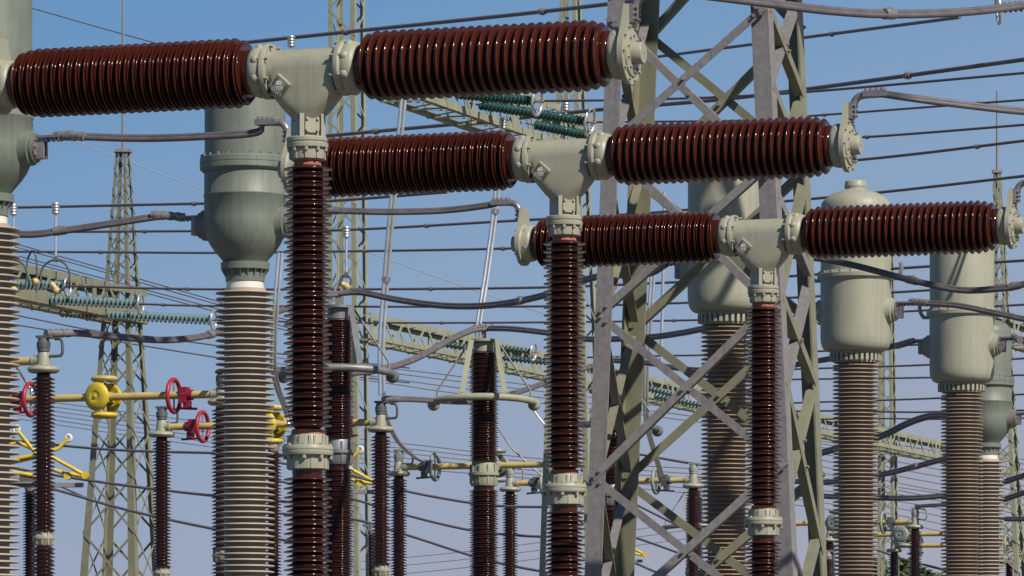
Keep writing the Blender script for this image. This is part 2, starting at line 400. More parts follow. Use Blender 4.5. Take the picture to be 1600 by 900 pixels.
def make_breaker():
    root = empty('circuit_breaker', '', 'circuit breaker', (0,0,0), ROT)
    b = MB()
    b.lathe([(0.05,-0.207),(0.116,-0.207),(0.117,-0.1),(0.117,0.1),(0.116,0.207),(0.05,0.207)], 40, Matrix.Translation(Vector((0,0,ZC))) @ Matrix.Rotation(PI/2,4,'Y'))
    loft(b, [superell(hx, hy, ZC+dz, e=e) for dz, hx, hy, e in ((-0.29,.082,.084,1.0),(-0.265,.095,.094,.9),(-0.235,.122,.105,.75),(-0.2,.150,.110,.6),(-0.165,.176,.113,.5),(-0.13,.194,.115,.4),(-0.09,.2,.1162,.3),(-0.04,.2,.1171,.2),(0.0,.2,.1172,.15))])
    b.build('housing', 'paint', root, sharp=50)
    # diamond inspection plate on the lower left of the housing, with its label
    n = Vector((0.06,-0.95,-0.26)).normalized(); t1 = n.cross(Vector((0,0,1))).normalized(); t2 = t1.cross(n).normalized()
    A = (t1+t2).normalized(); B = (t2-t1).normalized()
    o = Vector((-0.116,-0.130,ZC-0.098))
    if A.cross(B).dot(n) < 0: A, B = B, A
    h = 0.046
    d = MB(); d.prism([(-h,-h),(h,-h),(h,h),(-h,h)], o - n*0.02, A, B, 0.034)
    pl = d.build('cover_plate', 'paint', root)
    d = MB()
    for x, y in ((-1,-1),(1,-1),(1,1),(-1,1)): d.bolt(o + (A*x+B*y)*0.034 + n*0.014, n, 0.009, 0.012)
    d.build('bolt', 'bolt', pl)
    U = t2; R_ = t1 if t1.x > 0 else -t1
    if R_.cross(U).dot(n) < 0: R_, U = R_, U
    d = MB()
    for y0, y1 in ((0.004,0.027),(-0.026,-0.003)):
        q = [o + R_*x + U*y + n*0.0142 for x, y in ((-0.017,y0),(0.017,y0),(0.017,y1),(-0.017,y1))]
        q += [p + n*0.0015 for p in q]
        d.add(q, [(0,3,2,1),(4,5,6,7),(0,1,5,4),(1,2,6,5),(2,3,7,6),(3,0,4,7)])
    d.build('label', 'label', pl)
    d = MB()
    for x in (-0.008, 0.006):
        q = [o + R_*(x+a) + U*y + n*0.0162 for a, y in ((-0.002,-0.023),(0.004,-0.023),(0.004,-0.007),(-0.002,-0.007))]
        d.add(q, [(0,1,2,3)])
    d.build('marking', 'ink', pl)
    # neck under the housing, with its small rounded cover
    b = MB(); rz = 2*TH
    b.box((0,0,ZC-0.325), (0.15,0.15,0.125), rz)
    b.box(Vector((0,0,ZC-0.32)) + Matrix.Rotation(rz,3,'Z') @ Vector((-0.062,-0.078,0)), (0.026,0.03,0.13), rz)
    b.box(Vector((0,0,ZC-0.32)) + Matrix.Rotation(rz,3,'Z') @ Vector((0.062,-0.078,0)), (0.026,0.03,0.13), rz)
    nk = b.build('neck', 'paint', root)
    Rz = Matrix.Rotation(rz,3,'Z'); A = Rz @ Vector((1,0,0)); B = Vector((0,0,1)); n = Rz @ Vector((0,-1,0))
    poly = [(0.042*math.copysign(abs(math.cos(a))**.45, math.cos(a)), 0.045*math.copysign(abs(math.sin(a))**.45, math.sin(a))) for a in [2*PI*k/28 for k in range(28)]]
    o = Vector((0,0,ZC-0.315)) + n*0.076
    b = MB(); b.prism(poly, o, A, B, 0.012)
    for x in (-1,1):
        for z in (-1,1): b.bolt(o + A*x*0.03 + B*z*0.032 + n*0.012, n, 0.009, 0.01)
    b.build('hand_hole_cover', 'paint', nk)
    # flanges of the two chambers
    for sg in (-1, 1):
        b = MB(); oct_flange(b, sg*0.207, sg*0.322, 0.152, sg); b.build('chamber_flange', 'paint', root)
        b = MB(); b.lathe([(0.08,0.318),(0.118,0.318),(0.12,0.335),(0.08,0.337)], 36, Matrix.Translation(Vector((0,0,ZC))) @ Matrix.Rotation(sg*PI/2,4,'Y')); b.build('cement_band', 'cement', root)
        pr = [(0.10,0.32),(0.124,0.32),(0.127,0.345)] + chamber_profile(0.355, 1.765) + [(0.134,1.775),(0.128,1.79),(0.124,1.80),(0.08,1.80)]
        b = MB(); b.lathe(pr, 72, Matrix.Translation(Vector((0,0,ZC))) @ Matrix.Rotation(sg*PI/2,4,'Y'))
        b.build('chamber_insulator', 'porc', root, sharp=75)
        # end fitting: cup, drop shaped plate with tongue, boss
        T = Matrix.Translation(Vector((0,0,ZC))) @ Matrix.Rotation(sg*PI/2,4,'Y')
        b = MB()
        b.lathe([(0.07,1.795),(0.118,1.795),(0.134,1.805),(0.14,1.83),(0.137,1.862),(0.145,1.874),(0.07,1.874)], 40, T)
        for i in range(6):
            a = 2*PI*(i+0.3)/6
            b.ball((sg*1.84, 0.115*math.cos(a), ZC+0.115*math.sin(a)), 0.029, 12)
        ef = b.build('end_fitting', 'paint', root, sharp=50)
        poly = []
        Rp = 0.168
        for k in range(33):
            a = math.radians(155) + math.radians(230)*k/32
            poly.append((Rp*math.cos(a), Rp*math.sin(a)))
        poly += [(0.10,0.15),(0.068,0.225),(0.055,0.265),(-0.055,0.265),(-0.068,0.225),(-0.10,0.15)]
        b = MB()
        Y, Z = Vector((0, sg, 0)), Vector((0,0,1))
        b.prism(poly, (sg*1.874,0,ZC), Y, Z, 0.030)
        b.lathe([(0.05,1.90),(0.128,1.90),(0.125,1.914),(0.118,1.916),(0.05,1.916)], 40, T)
        for i in range(10):
            a = 2*PI*i/10
            b.bolt((sg*1.903, 0.149*math.cos(a), ZC+0.149*math.sin(a)), (sg,0,0), 0.0095, 0.014)
        b.build('end_plate', 'paint', ef)
        b = MB(); b.lathe([(0.02,1.91),(0.060,1.91),(0.060,1.968),(0.056,1.974),(0.02,1.974)], 32, T)
        b.bolt((sg*1.974,0,ZC), (sg,0,0), 0.006, 0.004)
        for i in range(10):
            a = 2*PI*i/10
            b.bolt((sg*1.915, 0.098*math.cos(a+.3), ZC+0.098*math.sin(a+.3)), (sg,0,0), 0.0085, 0.012)
        b.build('boss', 'paint', ef)
        # terminal clamp on the tongue
        b = MB()
        b.box((sg*1.915, 0, ZC+0.215), (0.022, 0.085, 0.10))
        b.tube(catmull([(sg*1.918,0,ZC+0.19),(sg*1.925,0,ZC+0.25),(sg*1.95,0,ZC+0.295),(sg*2.0,0,ZC+0.312),(sg*2.12,0,ZC+0.315)],5), 0.024, 12)
        b.box((sg*2.07, 0, ZC+0.316), (0.15, 0.075, 0.036))
        for x in (2.015,2.05,2.085,2.12):
            for y in (-0.022,0.022): b.cyl((sg*x, y, ZC+0.325), (sg*x, y, ZC+0.352), 0.014, 0.012, 8)
        for z in (0.185,0.215,0.245):
            for y in (-0.024,0.024): b.bolt((sg*1.926, y, ZC+z), (sg,0,0), 0.011, 0.02)
        b.build('terminal_clamp', 'clamp', root)
    # supporting column
    zt = ZC - 0.379
    b = MB(); b.lathe([(0.07,zt),(0.114,zt),(0.119,zt-0.006),(0.119,zt-0.024),(0.113,zt-0.03),(0.119,zt-0.036),(0.117,zt-0.058),(0.101,zt-0.062),(0.100,zt-0.10),(0.097,zt-0.122),(0.085,zt-0.132),(0.06,zt-0.132)][::-1], 48)
    for i in range(10):
        a = 2*PI*i/10; c = Vector((math.cos(a), math.sin(a), 0))
        b.bolt(c*0.108 + Vector((0,0,zt-0.06)), (0,0,-1), 0.010, 0.02)
        b.box(c*0.1 + Vector((0,0,zt-0.092)), (0.012,0.012,0.06), a)
    b.build('column_cap', 'paint', root)
    def cem(z0, z1, r):
        b = MB(); b.lathe([(0.05,z0),(r,z0),(r*0.93,z1),(0.05,z1)], 36); b.build('cement_band', 'cement', root)
    cem(zt-0.160, zt-0.130, 0.080)
    b = MB(); b.lathe([(0.05,3.40)] + sheds(zt-0.158, 3.425, 0.086, 0.1355, 0.1185, 0.0254, droop=0.008, thick=0.007, root=0.006) + [(0.05, zt-0.155)], 56); b.build('column_insulator', 'porc_col', root, sharp=75)
    cem(3.378, 3.41, 0.094)
    b = MB(); b.lathe([(0.05,3.185),(0.108,3.185),(0.114,3.19),(0.117,3.262),(0.14,3.266),(0.143,3.272),(0.143,3.288),(0.139,3.292),(0.143,3.296),(0.143,3.312),(0.139,3.318),(0.112,3.322),(0.106,3.372),(0.10,3.381),(0.05,3.382)], 48)
    for i in range(8):
        a = 2*PI*(i+.3)/8; c = Vector((math.cos(a), math.sin(a), 0))
        b.bolt(c*0.128 + Vector((0,0,3.266)), (0,0,-1), 0.012, 0.022)
        b.bolt(c*0.126 + Vector((0,0,3.318)), (0,0,1), 0.010, 0.012)
        for da in (-.12,.12):
            c2 = Vector((math.cos(a+.39+da), math.sin(a+.39+da), 0))
            b.box(c2*0.106 + Vector((0,0,3.345)), (0.018,0.014,0.058), a+.39+da)
        b.box(Vector((math.cos(a+.39), math.sin(a+.39), 0))*0.113 + Vector((0,0,3.226)), (0.012,0.02,0.075), a+.39)
    b.build('joint_flange', 'paint', root)
    b = MB(); b.lathe([(0.05,1.75)] + sheds(3.15, 1.76, 0.086, 0.1355, 0.1185, 0.0254, droop=0.008, thick=0.007, root=0.006) + [(0.088,3.17),(0.088,3.19),(0.05,3.19)], 56); b.build('column_insulator', 'porc_col', root, sharp=75)
    b = MB(); b.lathe([(0.05,1.6),(0.16,1.6),(0.16,1.63),(0.12,1.64),(0.115,1.75),(0.1,1.76),(0.05,1.76)], 36); b.build('base_flange', 'paint', root)
    b = MB(); steel_base(b, 1.6, 0.3); b.box((0,-0.36,0.95),(0.5,0.25,0.7)); b.build('support_frame', 'galv', root)
    return root

BRK = [(-1.14, 27.0), (0.337, 31.1), (1.866, 35.9)]
BL = ['brown porcelain circuit breaker highest in the picture, its left chamber cut by the frame edge',
      'middle of the three brown T-shaped circuit breakers, column passing before the girder tower left leg',
      'lowest of the three brown T-shaped circuit breakers, right chamber before the two pale tanks']
br = make_breaker(); br.location = (*BRK[0], 0); br['label'] = BL[0]; br['group'] = 'T-shaped circuit breakers'
BR = [br] + [copy_tree(br, (*BRK[i], 0), BL[i]) for i in (1, 2)]

def bp(i, x, y=0, dz=0):
    return Vector((*BRK[i], 0)) + AX*x + RW*y + Vector((0,0,ZC+dz))

# ------------------------------------------------------------------ instrument transformers
ZL = 5.647
def terminal(b, sg, r, zl):
    """flat palm and bolts on a side bushing"""
    b.lathe([(0.02,r+0.055),(0.085,r+0.055),(0.085,r+0.075),(0.02,r+0.077)], 24, Matrix.Translation(Vector((0,0,zl))) @ Matrix.Rotation(sg*PI/2,4,'Y'))
    for i in range(8):
        a = 2*PI*i/8; b.bolt((sg*(r+0.075), 0.07*math.cos(a), zl+0.07*math.sin(a)), (sg,0,0), 0.010, 0.014)
    b.box((sg*(r+0.10), -0.02, zl+0.0), (0.05, 0.02, 0.15)); b.box((sg*(r+0.10), 0.03, zl+0.0), (0.05, 0.02, 0.15))
    b.box((sg*(r+0.16), 0.0, zl+0.07), (0.17, 0.09, 0.016))
    for x in (0.14,0.175,0.21,0.235):
        for y in (-0.025,0.025): b.bolt((sg*(r+x), y, zl+0.062), (0,0,-1), 0.011, 0.022); 

def make_ct(kind):
    root = empty('current_transformer', '', 'current transformer', (0,0,0), ROT)
    zl = ZL if kind == 'old' else 5.70
    paint = 'tank_old' if kind == 'old' else 'tank_new'
    z = lambda d: zl + d
    if kind == 'old':
        R = 0.316
        b = MB(); b.lathe([(0.10,z(-.30)),(0.165,z(-.30)),(0.178,z(-.28)),(0.206,z(-.247)),(0.243,z(-.203)),(0.272,z(-.160)),(0.294,z(-.115)),(0.308,z(-.065)),(0.315,z(-.015)),(R,z(.03)),(R,z(.205)),(R+.005,z(.21)),(R+.005,z(.222)),(R,z(.228)),(R,z(.40)),(0.1,z(.40))], 64)
        tk = b.build('tank', paint, root, sharp=50)
        b = MB(); b.lathe([(0.1,z(.392)),(R+.006,z(.392)),(R+.030,z(.412)),(R+.033,z(.416)),(R+.033,z(.452)),(R+.029,z(.456)),(R+.033,z(.460)),(R+.033,z(.500)),(R+.028,z(.508)),(R-.004,z(.512)),(0.1,z(.515))], 64)
        for i in range(24):
            a = 2*PI*i/24; b.bolt((0.335*math.cos(a), 0.335*math.sin(a), z(.508)), (0,0,1), 0.011, 0.02)
        b.build('tank_flange', paint, root, sharp=30)
        b = MB(); b.lathe([(0.1,z(.513)),(R-.004,z(.513)),(R-.004,z(1.08)),(R-.02,z(1.14)),(R-.07,z(1.19)),(0.17,z(1.225)),(0.1,z(1.24)),(0.098,z(1.30)),(0.02,z(1.305))], 64)
        b.build('tank_hood', paint, root, sharp=50)
        b = MB(); b.lathe([(0.08,z(-.445)),(0.150,z(-.445)),(0.152,z(-.40)),(0.155,z(-.36)),(0.186,z(-.353)),(0.189,z(-.30)),(0.08,z(-.298))], 48)
        for i in range(18):
            a = 2*PI*i/18; c = Vector((math.cos(a), math.sin(a), 0))
            b.prism([(0.148,-0.42),(0.183,-0.358),(0.148,-0.358)], Vector((0,0,zl)) + Vector((-c.y,c.x,0))*-0.004, c, Vector((0,0,1)), -0.009)
        b.build('collar', paint, root)
        b = MB(); b.lathe([(0.08,z(-.50)),(0.146,z(-.50)),(0.142,z(-.44)),(0.08,z(-.44))], 48); b.build('glaze_ring', 'white', root)
        b = MB(); b.lathe([(0.08,1.9)] + sheds(z(-.50), 1.9, 0.160, 0.229, 0.227, 0.046, thick=0.0095, droop=0.008, root=0.003) + [(0.08,z(-.49))], 64); b.build('insulator', 'beige_porc', root, sharp=70)
    else:
        R = 0.332
        b = MB(); b.lathe([(0.1,z(-.375)),(0.235,z(-.380)),(0.272,z(-.376)),(0.297,z(-.362)),(0.318,z(-.332)),(0.329,z(-.29)),(R,z(-.235)),(R,z(.29)),(0.1,z(.29))], 64)
        tk = b.build('tank', paint, root, sharp=50)
        b = MB(); b.lathe([(0.1,z(.285)),(R+.004,z(.285)),(R+.012,z(.30)),(R+.03,z(.31)),(R+.032,z(.345)),(R+.02,z(.352)),(R+.012,z(.372)),(0.1,z(.374))], 64)
        for i in range(22):
            a = 2*PI*i/22; b.bolt((0.347*math.cos(a), 0.347*math.sin(a), z(.355)), (0,0,1), 0.010, 0.018)
        b.build('tank_flange', paint, root, sharp=50)
        b = MB(); b.lathe([(0.1,z(.37)),(R-.002,z(.37)),(R-.002,z(.97)),(R-.01,z(1.02)),(R-.045,z(1.065)),(0.22,z(1.11)),(0.13,z(1.14)),(0.103,z(1.15)),(0.10,z(1.16)),(0.106,z(1.17)),(0.106,z(1.19)),(0.10,z(1.20)),(0.10,z(1.222)),(0.09,z(1.232)),(0.02,z(1.234))], 64)
        b.build('tank_hood', paint, root, sharp=50)
        for sg in (-1, 1):
            b = MB(); b.box((sg*(R+.045),0,z(.30)), (0.07,0.06,0.03)); b.tube(catmull([(sg*(R+.07),0,z(.30)),(sg*(R+.10),0,z(.34)),(sg*(R+.115),0,z(.40)),(sg*(R+.105),0,z(.45))],4), 0.02, 8); b.build('lifting_hook', 'clamp' if sg > 0 else paint, root)
        b = MB(); b.lathe([(0.08,z(-.485)),(0.205,z(-.485)),(0.212,z(-.46)),(0.222,z(-.41)),(0.24,z(-.40)),(0.242,z(-.37)),(0.08,z(-.37))], 48)
        for i in range(30):
            a = 2*PI*i/30; b.box((0.229*math.cos(a), 0.229*math.sin(a), z(-.432)), (0.034,0.026,0.072), a)
        b.build('collar', paint, root)
        b = MB(); b.lathe([(0.08,1.9)] + sheds(z(-.485), 1.9, 0.162, 0.218, 0.2175, 0.0378, thick=0.0085, droop=0.006, root=0.003) + [(0.08,z(-.48))], 64); b.build('insulator', 'tan_porc', root, sharp=70)
    for sg in (-1, 1):
        T = Matrix.Translation(Vector((0,0,zl))) @ Matrix.Rotation(sg*PI/2,4,'Y')
        b = MB(); b.lathe([(0.03,R-.06),(0.135,R-.06),(0.128,R-.02),(0.118,R+.012),(0.118,R+.03),(0.10,R+.034),(0.10,R+.06),(0.03,R+.06)], 36, T); bs = b.build('side_bushing', paint, root, sharp=50)
        b = MB(); terminal(b, sg, R, zl); b.build('terminal_palm', 'clamp', bs)
    b = MB(); b.lathe([(0.08,1.75),(0.26,1.75),(0.26,1.79),(0.21,1.8),(0.20,1.9),(0.08,1.905)], 36); b.build('base_flange', paint, root)
    b = MB(); steel_base(b, 1.75, 0.36); b.build('support_frame', 'galv', root)
    return root

OLD = [((P(-22,0,32.6).x), 32.6, 'weathered grey-green tank transformer cut off by the left frame edge, pale ribbed insulator'),
       ((P(383,0,37.3).x), 37.3, 'weathered grey-green tank transformer behind the tallest breaker column, yellow contact beside its insulator'),
       ((P(1541,0,60.3).x), 60.3, 'small distant weathered tank transformer half hidden behind the rightmost pale tank')]
ct = make_ct('old'); ct.location = (OLD[0][0], OLD[0][1], 0); ct['label'] = OLD[0][2]; ct['group'] = 'weathered round-bottomed current transformers'
for x, y, l in OLD[1:]: copy_tree(ct, (x, y, 0), l)
NEW = [((P(1135,0,41.4).x), 41.4, 'pale grey tank transformer standing behind the girder tower braces'),
       ((P(1337,0,45.6).x), 45.6, 'pale grey tank transformer whose domed top shows above the lowest breaker chamber'),
       ((P(1503,0,49.6).x), 49.6, 'pale grey tank transformer furthest right, top covered by the breaker chamber end')]
cn = make_ct('new'); cn.location = (NEW[0][0], NEW[0][1], 0); cn['label'] = NEW[0][2]; cn['group'] = 'pale flat-bottomed current transformers'
for x, y, l in NEW[1:]: copy_tree(cn, (x, y, 0), l)

# ------------------------------------------------------------------ foreground girder tower
def tower_leg(u0, v0, u1, v1, D):
    return lambda v: P(u0 + (u1-u0)*(v-v0)/(v1-v0), v, D)
LEG = {'FL': tower_leg(963,0,927,900,38.0), 'BL': tower_leg(1018,0,978,900,39.2), 'FR': tower_leg(1185,0,1225,900,37.6), 'BR': tower_leg(1240,0,1279,900,38.8)}
VB = VH + CAMZ*F/38
base = P(1090, VB, 38.4); base.z = 0
T3 = empty('girder_tower', 'large bolted lattice steel tower behind the breaker chambers, grey front legs and olive back legs', 'lattice tower', base)
LW = {'FL': 0.135, 'FR': 0.14, 'BL': 0.15, 'BR': 0.14}
def to_ground(leg):
    a, c = leg(0), leg(900); t = (a.z - 0) / (a.z - c.z); return a + (c - a) * t
sgn = {'FL': (1, 1), 'FR': (-1, 1), 'BL': (1, -1), 'BR': (-1, -1)}
X_, Y_ = AX.copy(), RW.copy()
for k, leg in LEG.items():
    p0 = to_ground(leg); p1 = leg(-520)
    sx, sy = sgn[k]
    wv = LW[k]
    off = Vector((-sx*wv/2, 0, 0))
    b = MB(); b.angle(p0 + off, p1 + off, wv, 0.016, X_*sx, Y_*sy)
    o = b.build('leg', 'galv' if k[0] == 'F' else 'olive', T3, origin=base)
def brace(pa, pb, w, n, material, flip=1, ext=0.07, bolts=True):
    """angle brace between two points, flat leg lying in the face, other leg along n"""
    d = (pb - pa).normalized(); pa = pa - d*ext; pb = pb + d*ext
    side = n.cross(d).normalized() * flip
    b = MB(); b.angle(pa - side*w/2, pb - side*w/2, w, 0.009, side, n)
    for p, s_ in ((pa, 1), (pb, -1)):
        for k in ((0.05, 0.11) if bolts else ()): b.bolt(p + d*s_*k - n*0.002, -n, 0.014, 0.022)
    m = (pa + pb)/2; b.bolt(m - n*0.002, -n, 0.014, 0.022)
    b.build('brace', material, T3, origin=base)
nF = RW; 
FB = [('FR',20,'FL',226),('FL',36,'FR',262),('FL',484,'FR',260),('FL',232,'FR',478),('FL',498,'FR',722),('FR',475,'FL',742),('FL',750,'FR',985),('FR',730,'FL',995),('FL',-10,'FR',-230),('FR',10,'FL',-250),('FL',-260,'FR',-500),('FR',-240,'FL',-510)]
for i, (a, va_, c, vc) in enumerate(FB):
    o = -RW*(0.02 if i % 2 == 0 else 0.034)
    brace(LEG[a](va_)+o, LEG[c](vc)+o, 0.062, nF, 'galv', 1 if i % 2 else -1)
BB = [('BL',58,'BR',252),('BR',45,'BL',280),('BL',505,'BR',268),('BL',290,'BR',500),('BL',520,'BR',735),('BL',742,'BR',492),('BL',758,'BR',985),('BR',745,'BL',1000),('BL',50,'BR',-190),('BR',40,'BL',-200)]
for i, (a, va_, c, vc) in enumerate(BB):
    o = -RW*(0.0 if i % 2 == 0 else 0.014) + RW*0.03
    brace(LEG[a](va_)+o, LEG[c](vc)+o, 0.068, nF, 'olive', 1 if i % 2 else -1)
SB = [('FL',262,'BL',40),('FL',290,'BL',500),('FL',500,'BL',290),('FL',520,'BL',735),('FL',745,'BL',530),('FL',760,'BL',980),('FL',995,'BL',770),('FL',40,'BL',270),
      ('FR',8,'BR',150),('FR',130,'BR',10),('FR',130,'BR',270),('FR',300,'BR',160),('FR',300,'BR',430),('FR',470,'BR',290),('FR',460,'BR',600),('FR',620,'BR',450),('FR',590,'BR',865),('FR',770,'BR',610),('FR',860,'BR',1050),('FR',990,'BR',830)]
for i, (a, va_, c, vc) in enumerate(SB):
    s_ = 1 if a == 'FL' else -1
    o = AX*s_*(0.0 if i % 2 == 0 else 0.012) - AX*s_*0.01 + (AX*0.062 if s_ < 0 else AX*-0.04)
    brace(LEG[a](va_)+o+RW*0.075, LEG[c](vc)+o-RW*0.05, 0.07, AX*s_, 'olive' if i % 3 else 'galv', 1 if i % 2 else -1, -0.01, False)
b = MB(); p = P(966,418,38.6); q = P(958,452,38.6); b.bar(p, q, 0.008, 0.05, Vector((1,0,0))); b.build('danger_strip', 'red', T3, origin=base)
# unseen lattice beam added above the picture, meant to shade the dark arrester
b = MB()
hz = LEG['FL'](-520).z
c0 = sum((LEG[k](-520) for k in LEG), Vector())/4
for dy in (-0.6, 0.6):
    for dz in (-0.6, 0.6): b.bar(c0 - AX*9 + RW*dy + Vector((0,0,dz)), c0 + AX*9 + RW*dy + Vector((0,0,dz)), 0.14, 0.14)
n_ = 22
for i in range(n_):
    p0 = c0 - AX*(9 - 18*i/n_); p1 = c0 - AX*(9 - 18*(i+1)/n_); s_ = 1 if i % 2 else -1
    for dy in (-0.6,0.6): b.bar(p0 + RW*dy + Vector((0,0,-.6*s_)), p1 + RW*dy + Vector((0,0,.6*s_)), 0.07, 0.07)
    for dz in (-0.6,0.6): b.bar(p0 + RW*.6*s_ + Vector((0,0,dz)), p1 - RW*.6*s_ + Vector((0,0,dz)), 0.06, 0.06)
b.build('added_shade_beam', 'olive', T3, origin=base)

# ------------------------------------------------------------------ distant masts and girders
def lattice(root, org, corners_at, zs, legw, brw, m_leg, m_br, top=1.0, cross=True):
    """corners_at(z) -> 4 points; legs as parts, bracing one part"""
    for k in range(4):
        b = MB()
        c = [corners_at(z)[k] for z in zs]
        ctr0 = sum(corners_at(zs[0]), Vector())/4
        A = (corners_at(zs[0])[(k+1) % 4] - c[0]); B = (corners_at(zs[0])[(k-1) % 4] - c[0])
        b.angle_taper(c[0], c[-1], legw, legw*top, A, B); b.build('leg', m_leg, root, origin=org)
    b = MB(); bw0 = brw
    for i in range(len(zs)-1):
        brw = bw0*(1 + (top-1)*i/len(zs))
        ca, cb = corners_at(zs[i]), corners_at(zs[i+1])
        for k in range(4):
            j = (k+1) % 4
            n = (ca[j]-ca[k]).cross(cb[k]-ca[k]).normalized()
            for s_, (p, q) in enumerate((((ca[k], cb[j]), (ca[j], cb[k])) if cross else (((ca[k], cb[j]),) if (i+k) % 2 else ((ca[j], cb[k]),)))):
                o = n*(0.012*s_)
                b.bar(p+o, q+o, brw, brw*0.18, n)
    b.build('bracing', m_br, root, origin=org)

def mast(name, label, u_top, v_top, u_bot, v_bot, D, w_top, w_bot, legw, brw, ratio=1.0, rod=None, m='olive', n_first=None, group=None, rotd=0.0, top=1.0, cross=True):
    pt, pb = P(u_top, v_top, D), P(u_bot, v_bot, D)
    t0 = pb.z / (pt.z - pb.z)
    pg = pb + (pb - pt) * t0
    org = pg.copy(); org.z = 0
    wg = w_bot + (w_bot - w_top) * t0
    a = AX; r = RW
    ca, sa = math.cos(rotd), math.sin(rotd)
    A_ = a*ca + r*sa; R_ = r*ca - a*sa
    H = pt.z
    def corners(z):
        t = z/H; c = pg.lerp(pt, t); c.z = z; h = (wg + (w_top-wg)*t)/2
        return [c - A_*h - R_*h, c + A_*h - R_*h, c + A_*h + R_*h, c - A_*h + R_*h]
    root = empty(name, label, 'lattice mast', org, 0, group)
    zs = [0.0]; z = 0
    while True:
        t = z/H; st = max(0.35, (wg + (w_top-wg)*t)*ratio)
        z += st
        if z > H - st*0.5: break
        zs.append(z)
    zs.append(H)
    lattice(root, org, corners, zs, legw, brw, m, m, top, cross)
    if rod:
        b = MB(); b.cyl(pt, pt + Vector((0,0,rod)), 0.022, 0.014, 8); b.box(pt, (w_top*1.6, w_top*1.6, 0.05)); b.build('lightning_rod', 'galv', root, origin=org)
    return root

mast('lattice_mast', 'tapering olive lattice mast ending in a thin lightning rod, left of the weathered tank', 192, 236, 188, 900, 78.3, 0.17, 0.98, 0.19, 0.045, 1.0, rod=2.8, m='olive', top=0.2)
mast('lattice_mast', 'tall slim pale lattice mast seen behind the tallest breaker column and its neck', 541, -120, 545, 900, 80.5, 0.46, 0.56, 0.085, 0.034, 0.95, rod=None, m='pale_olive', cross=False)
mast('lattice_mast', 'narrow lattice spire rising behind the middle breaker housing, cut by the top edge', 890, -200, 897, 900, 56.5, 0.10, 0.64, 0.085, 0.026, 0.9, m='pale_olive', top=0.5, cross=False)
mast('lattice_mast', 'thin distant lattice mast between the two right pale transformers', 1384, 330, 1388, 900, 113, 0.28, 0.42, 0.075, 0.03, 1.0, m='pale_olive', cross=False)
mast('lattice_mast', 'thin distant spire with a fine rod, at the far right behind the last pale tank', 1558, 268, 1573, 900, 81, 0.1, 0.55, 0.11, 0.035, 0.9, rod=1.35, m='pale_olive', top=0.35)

def girder(label, p0, p1, hw, hh, nb, chord, br, m, plate=0.0, group='horizontal gantry girders'):
    org = p0.copy()
    root = empty('gantry_girder', label, 'girder', org, 0, group)
    d = (p1-p0).normalized(); s = d.cross(Vector((0,0,1))).normalized(); up = Vector((0,0,1))
    for a in (-1, 1):
        for c in (-1, 1):
            b = MB(); h = chord
            o = s*a*hw + up*c*hh
            if plate and c < 0:
                b.bar(p0+o+up*plate/2, p1+o+up*plate/2, 0.02, plate)
                b.bar(p0+o-s*a*0.1, p1+o-s*a*0.1, 0.2, 0.015)
            else: b.angle(p0+o, p1+o, h, h*0.15, -s*a, up*-c)
            b.build('chord', m, root, origin=org)
    b = MB(); L = (p1-p0)
    for i in range(nb):
        q0 = p0 + L*(i/nb); q1 = p0 + L*((i+1)/nb); qm = p0 + L*((i+.5)/nb)
        for a in (-1, 1):
            b.bar(q0+s*a*hw-up*hh, qm+s*a*hw+up*hh, br, br*0.2, s); b.bar(qm+s*a*hw+up*hh, q1+s*a*hw-up*hh, br, br*0.2, s)
        for c in (-1, 1):
            b.bar(q0-s*hw+up*c*(hh-.01), qm+s*hw+up*c*(hh-.01), br*.8, br*0.2, up); b.bar(qm+s*hw+up*c*(hh-.01), q1-s*hw+up*c*(hh-.01), br*.8, br*0.2, up)
        b.bar(q0-s*hw-up*hh, q0+s*hw-up*hh, br, br*0.3, up)
        if i % 4 == 0:
            for a in (-1,1): b.bar(q0+s*a*hw-up*hh, q0+s*a*hw+up*hh, br*2.2, br*0.25, s)
    b.build('web_bracing', m, root, origin=org)
    return root
def along(u, v, D, t):
    return P(u, v, D) + RW*t
q0 = along(572, 513, 80.3, -0.4)
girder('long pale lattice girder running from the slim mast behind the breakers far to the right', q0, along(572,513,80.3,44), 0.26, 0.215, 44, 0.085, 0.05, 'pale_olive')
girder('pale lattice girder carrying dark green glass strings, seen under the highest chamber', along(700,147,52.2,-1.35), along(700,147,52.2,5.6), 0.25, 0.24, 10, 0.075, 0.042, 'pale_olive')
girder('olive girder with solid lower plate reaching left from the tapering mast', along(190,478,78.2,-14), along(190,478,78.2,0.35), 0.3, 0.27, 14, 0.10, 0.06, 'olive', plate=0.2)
girder('short stretch of distant lattice girder at the right edge beside the spire', along(1568,513,81,-0.3), along(1568,513,81,26), 0.26, 0.22, 24, 0.085, 0.05, 'pale_olive')

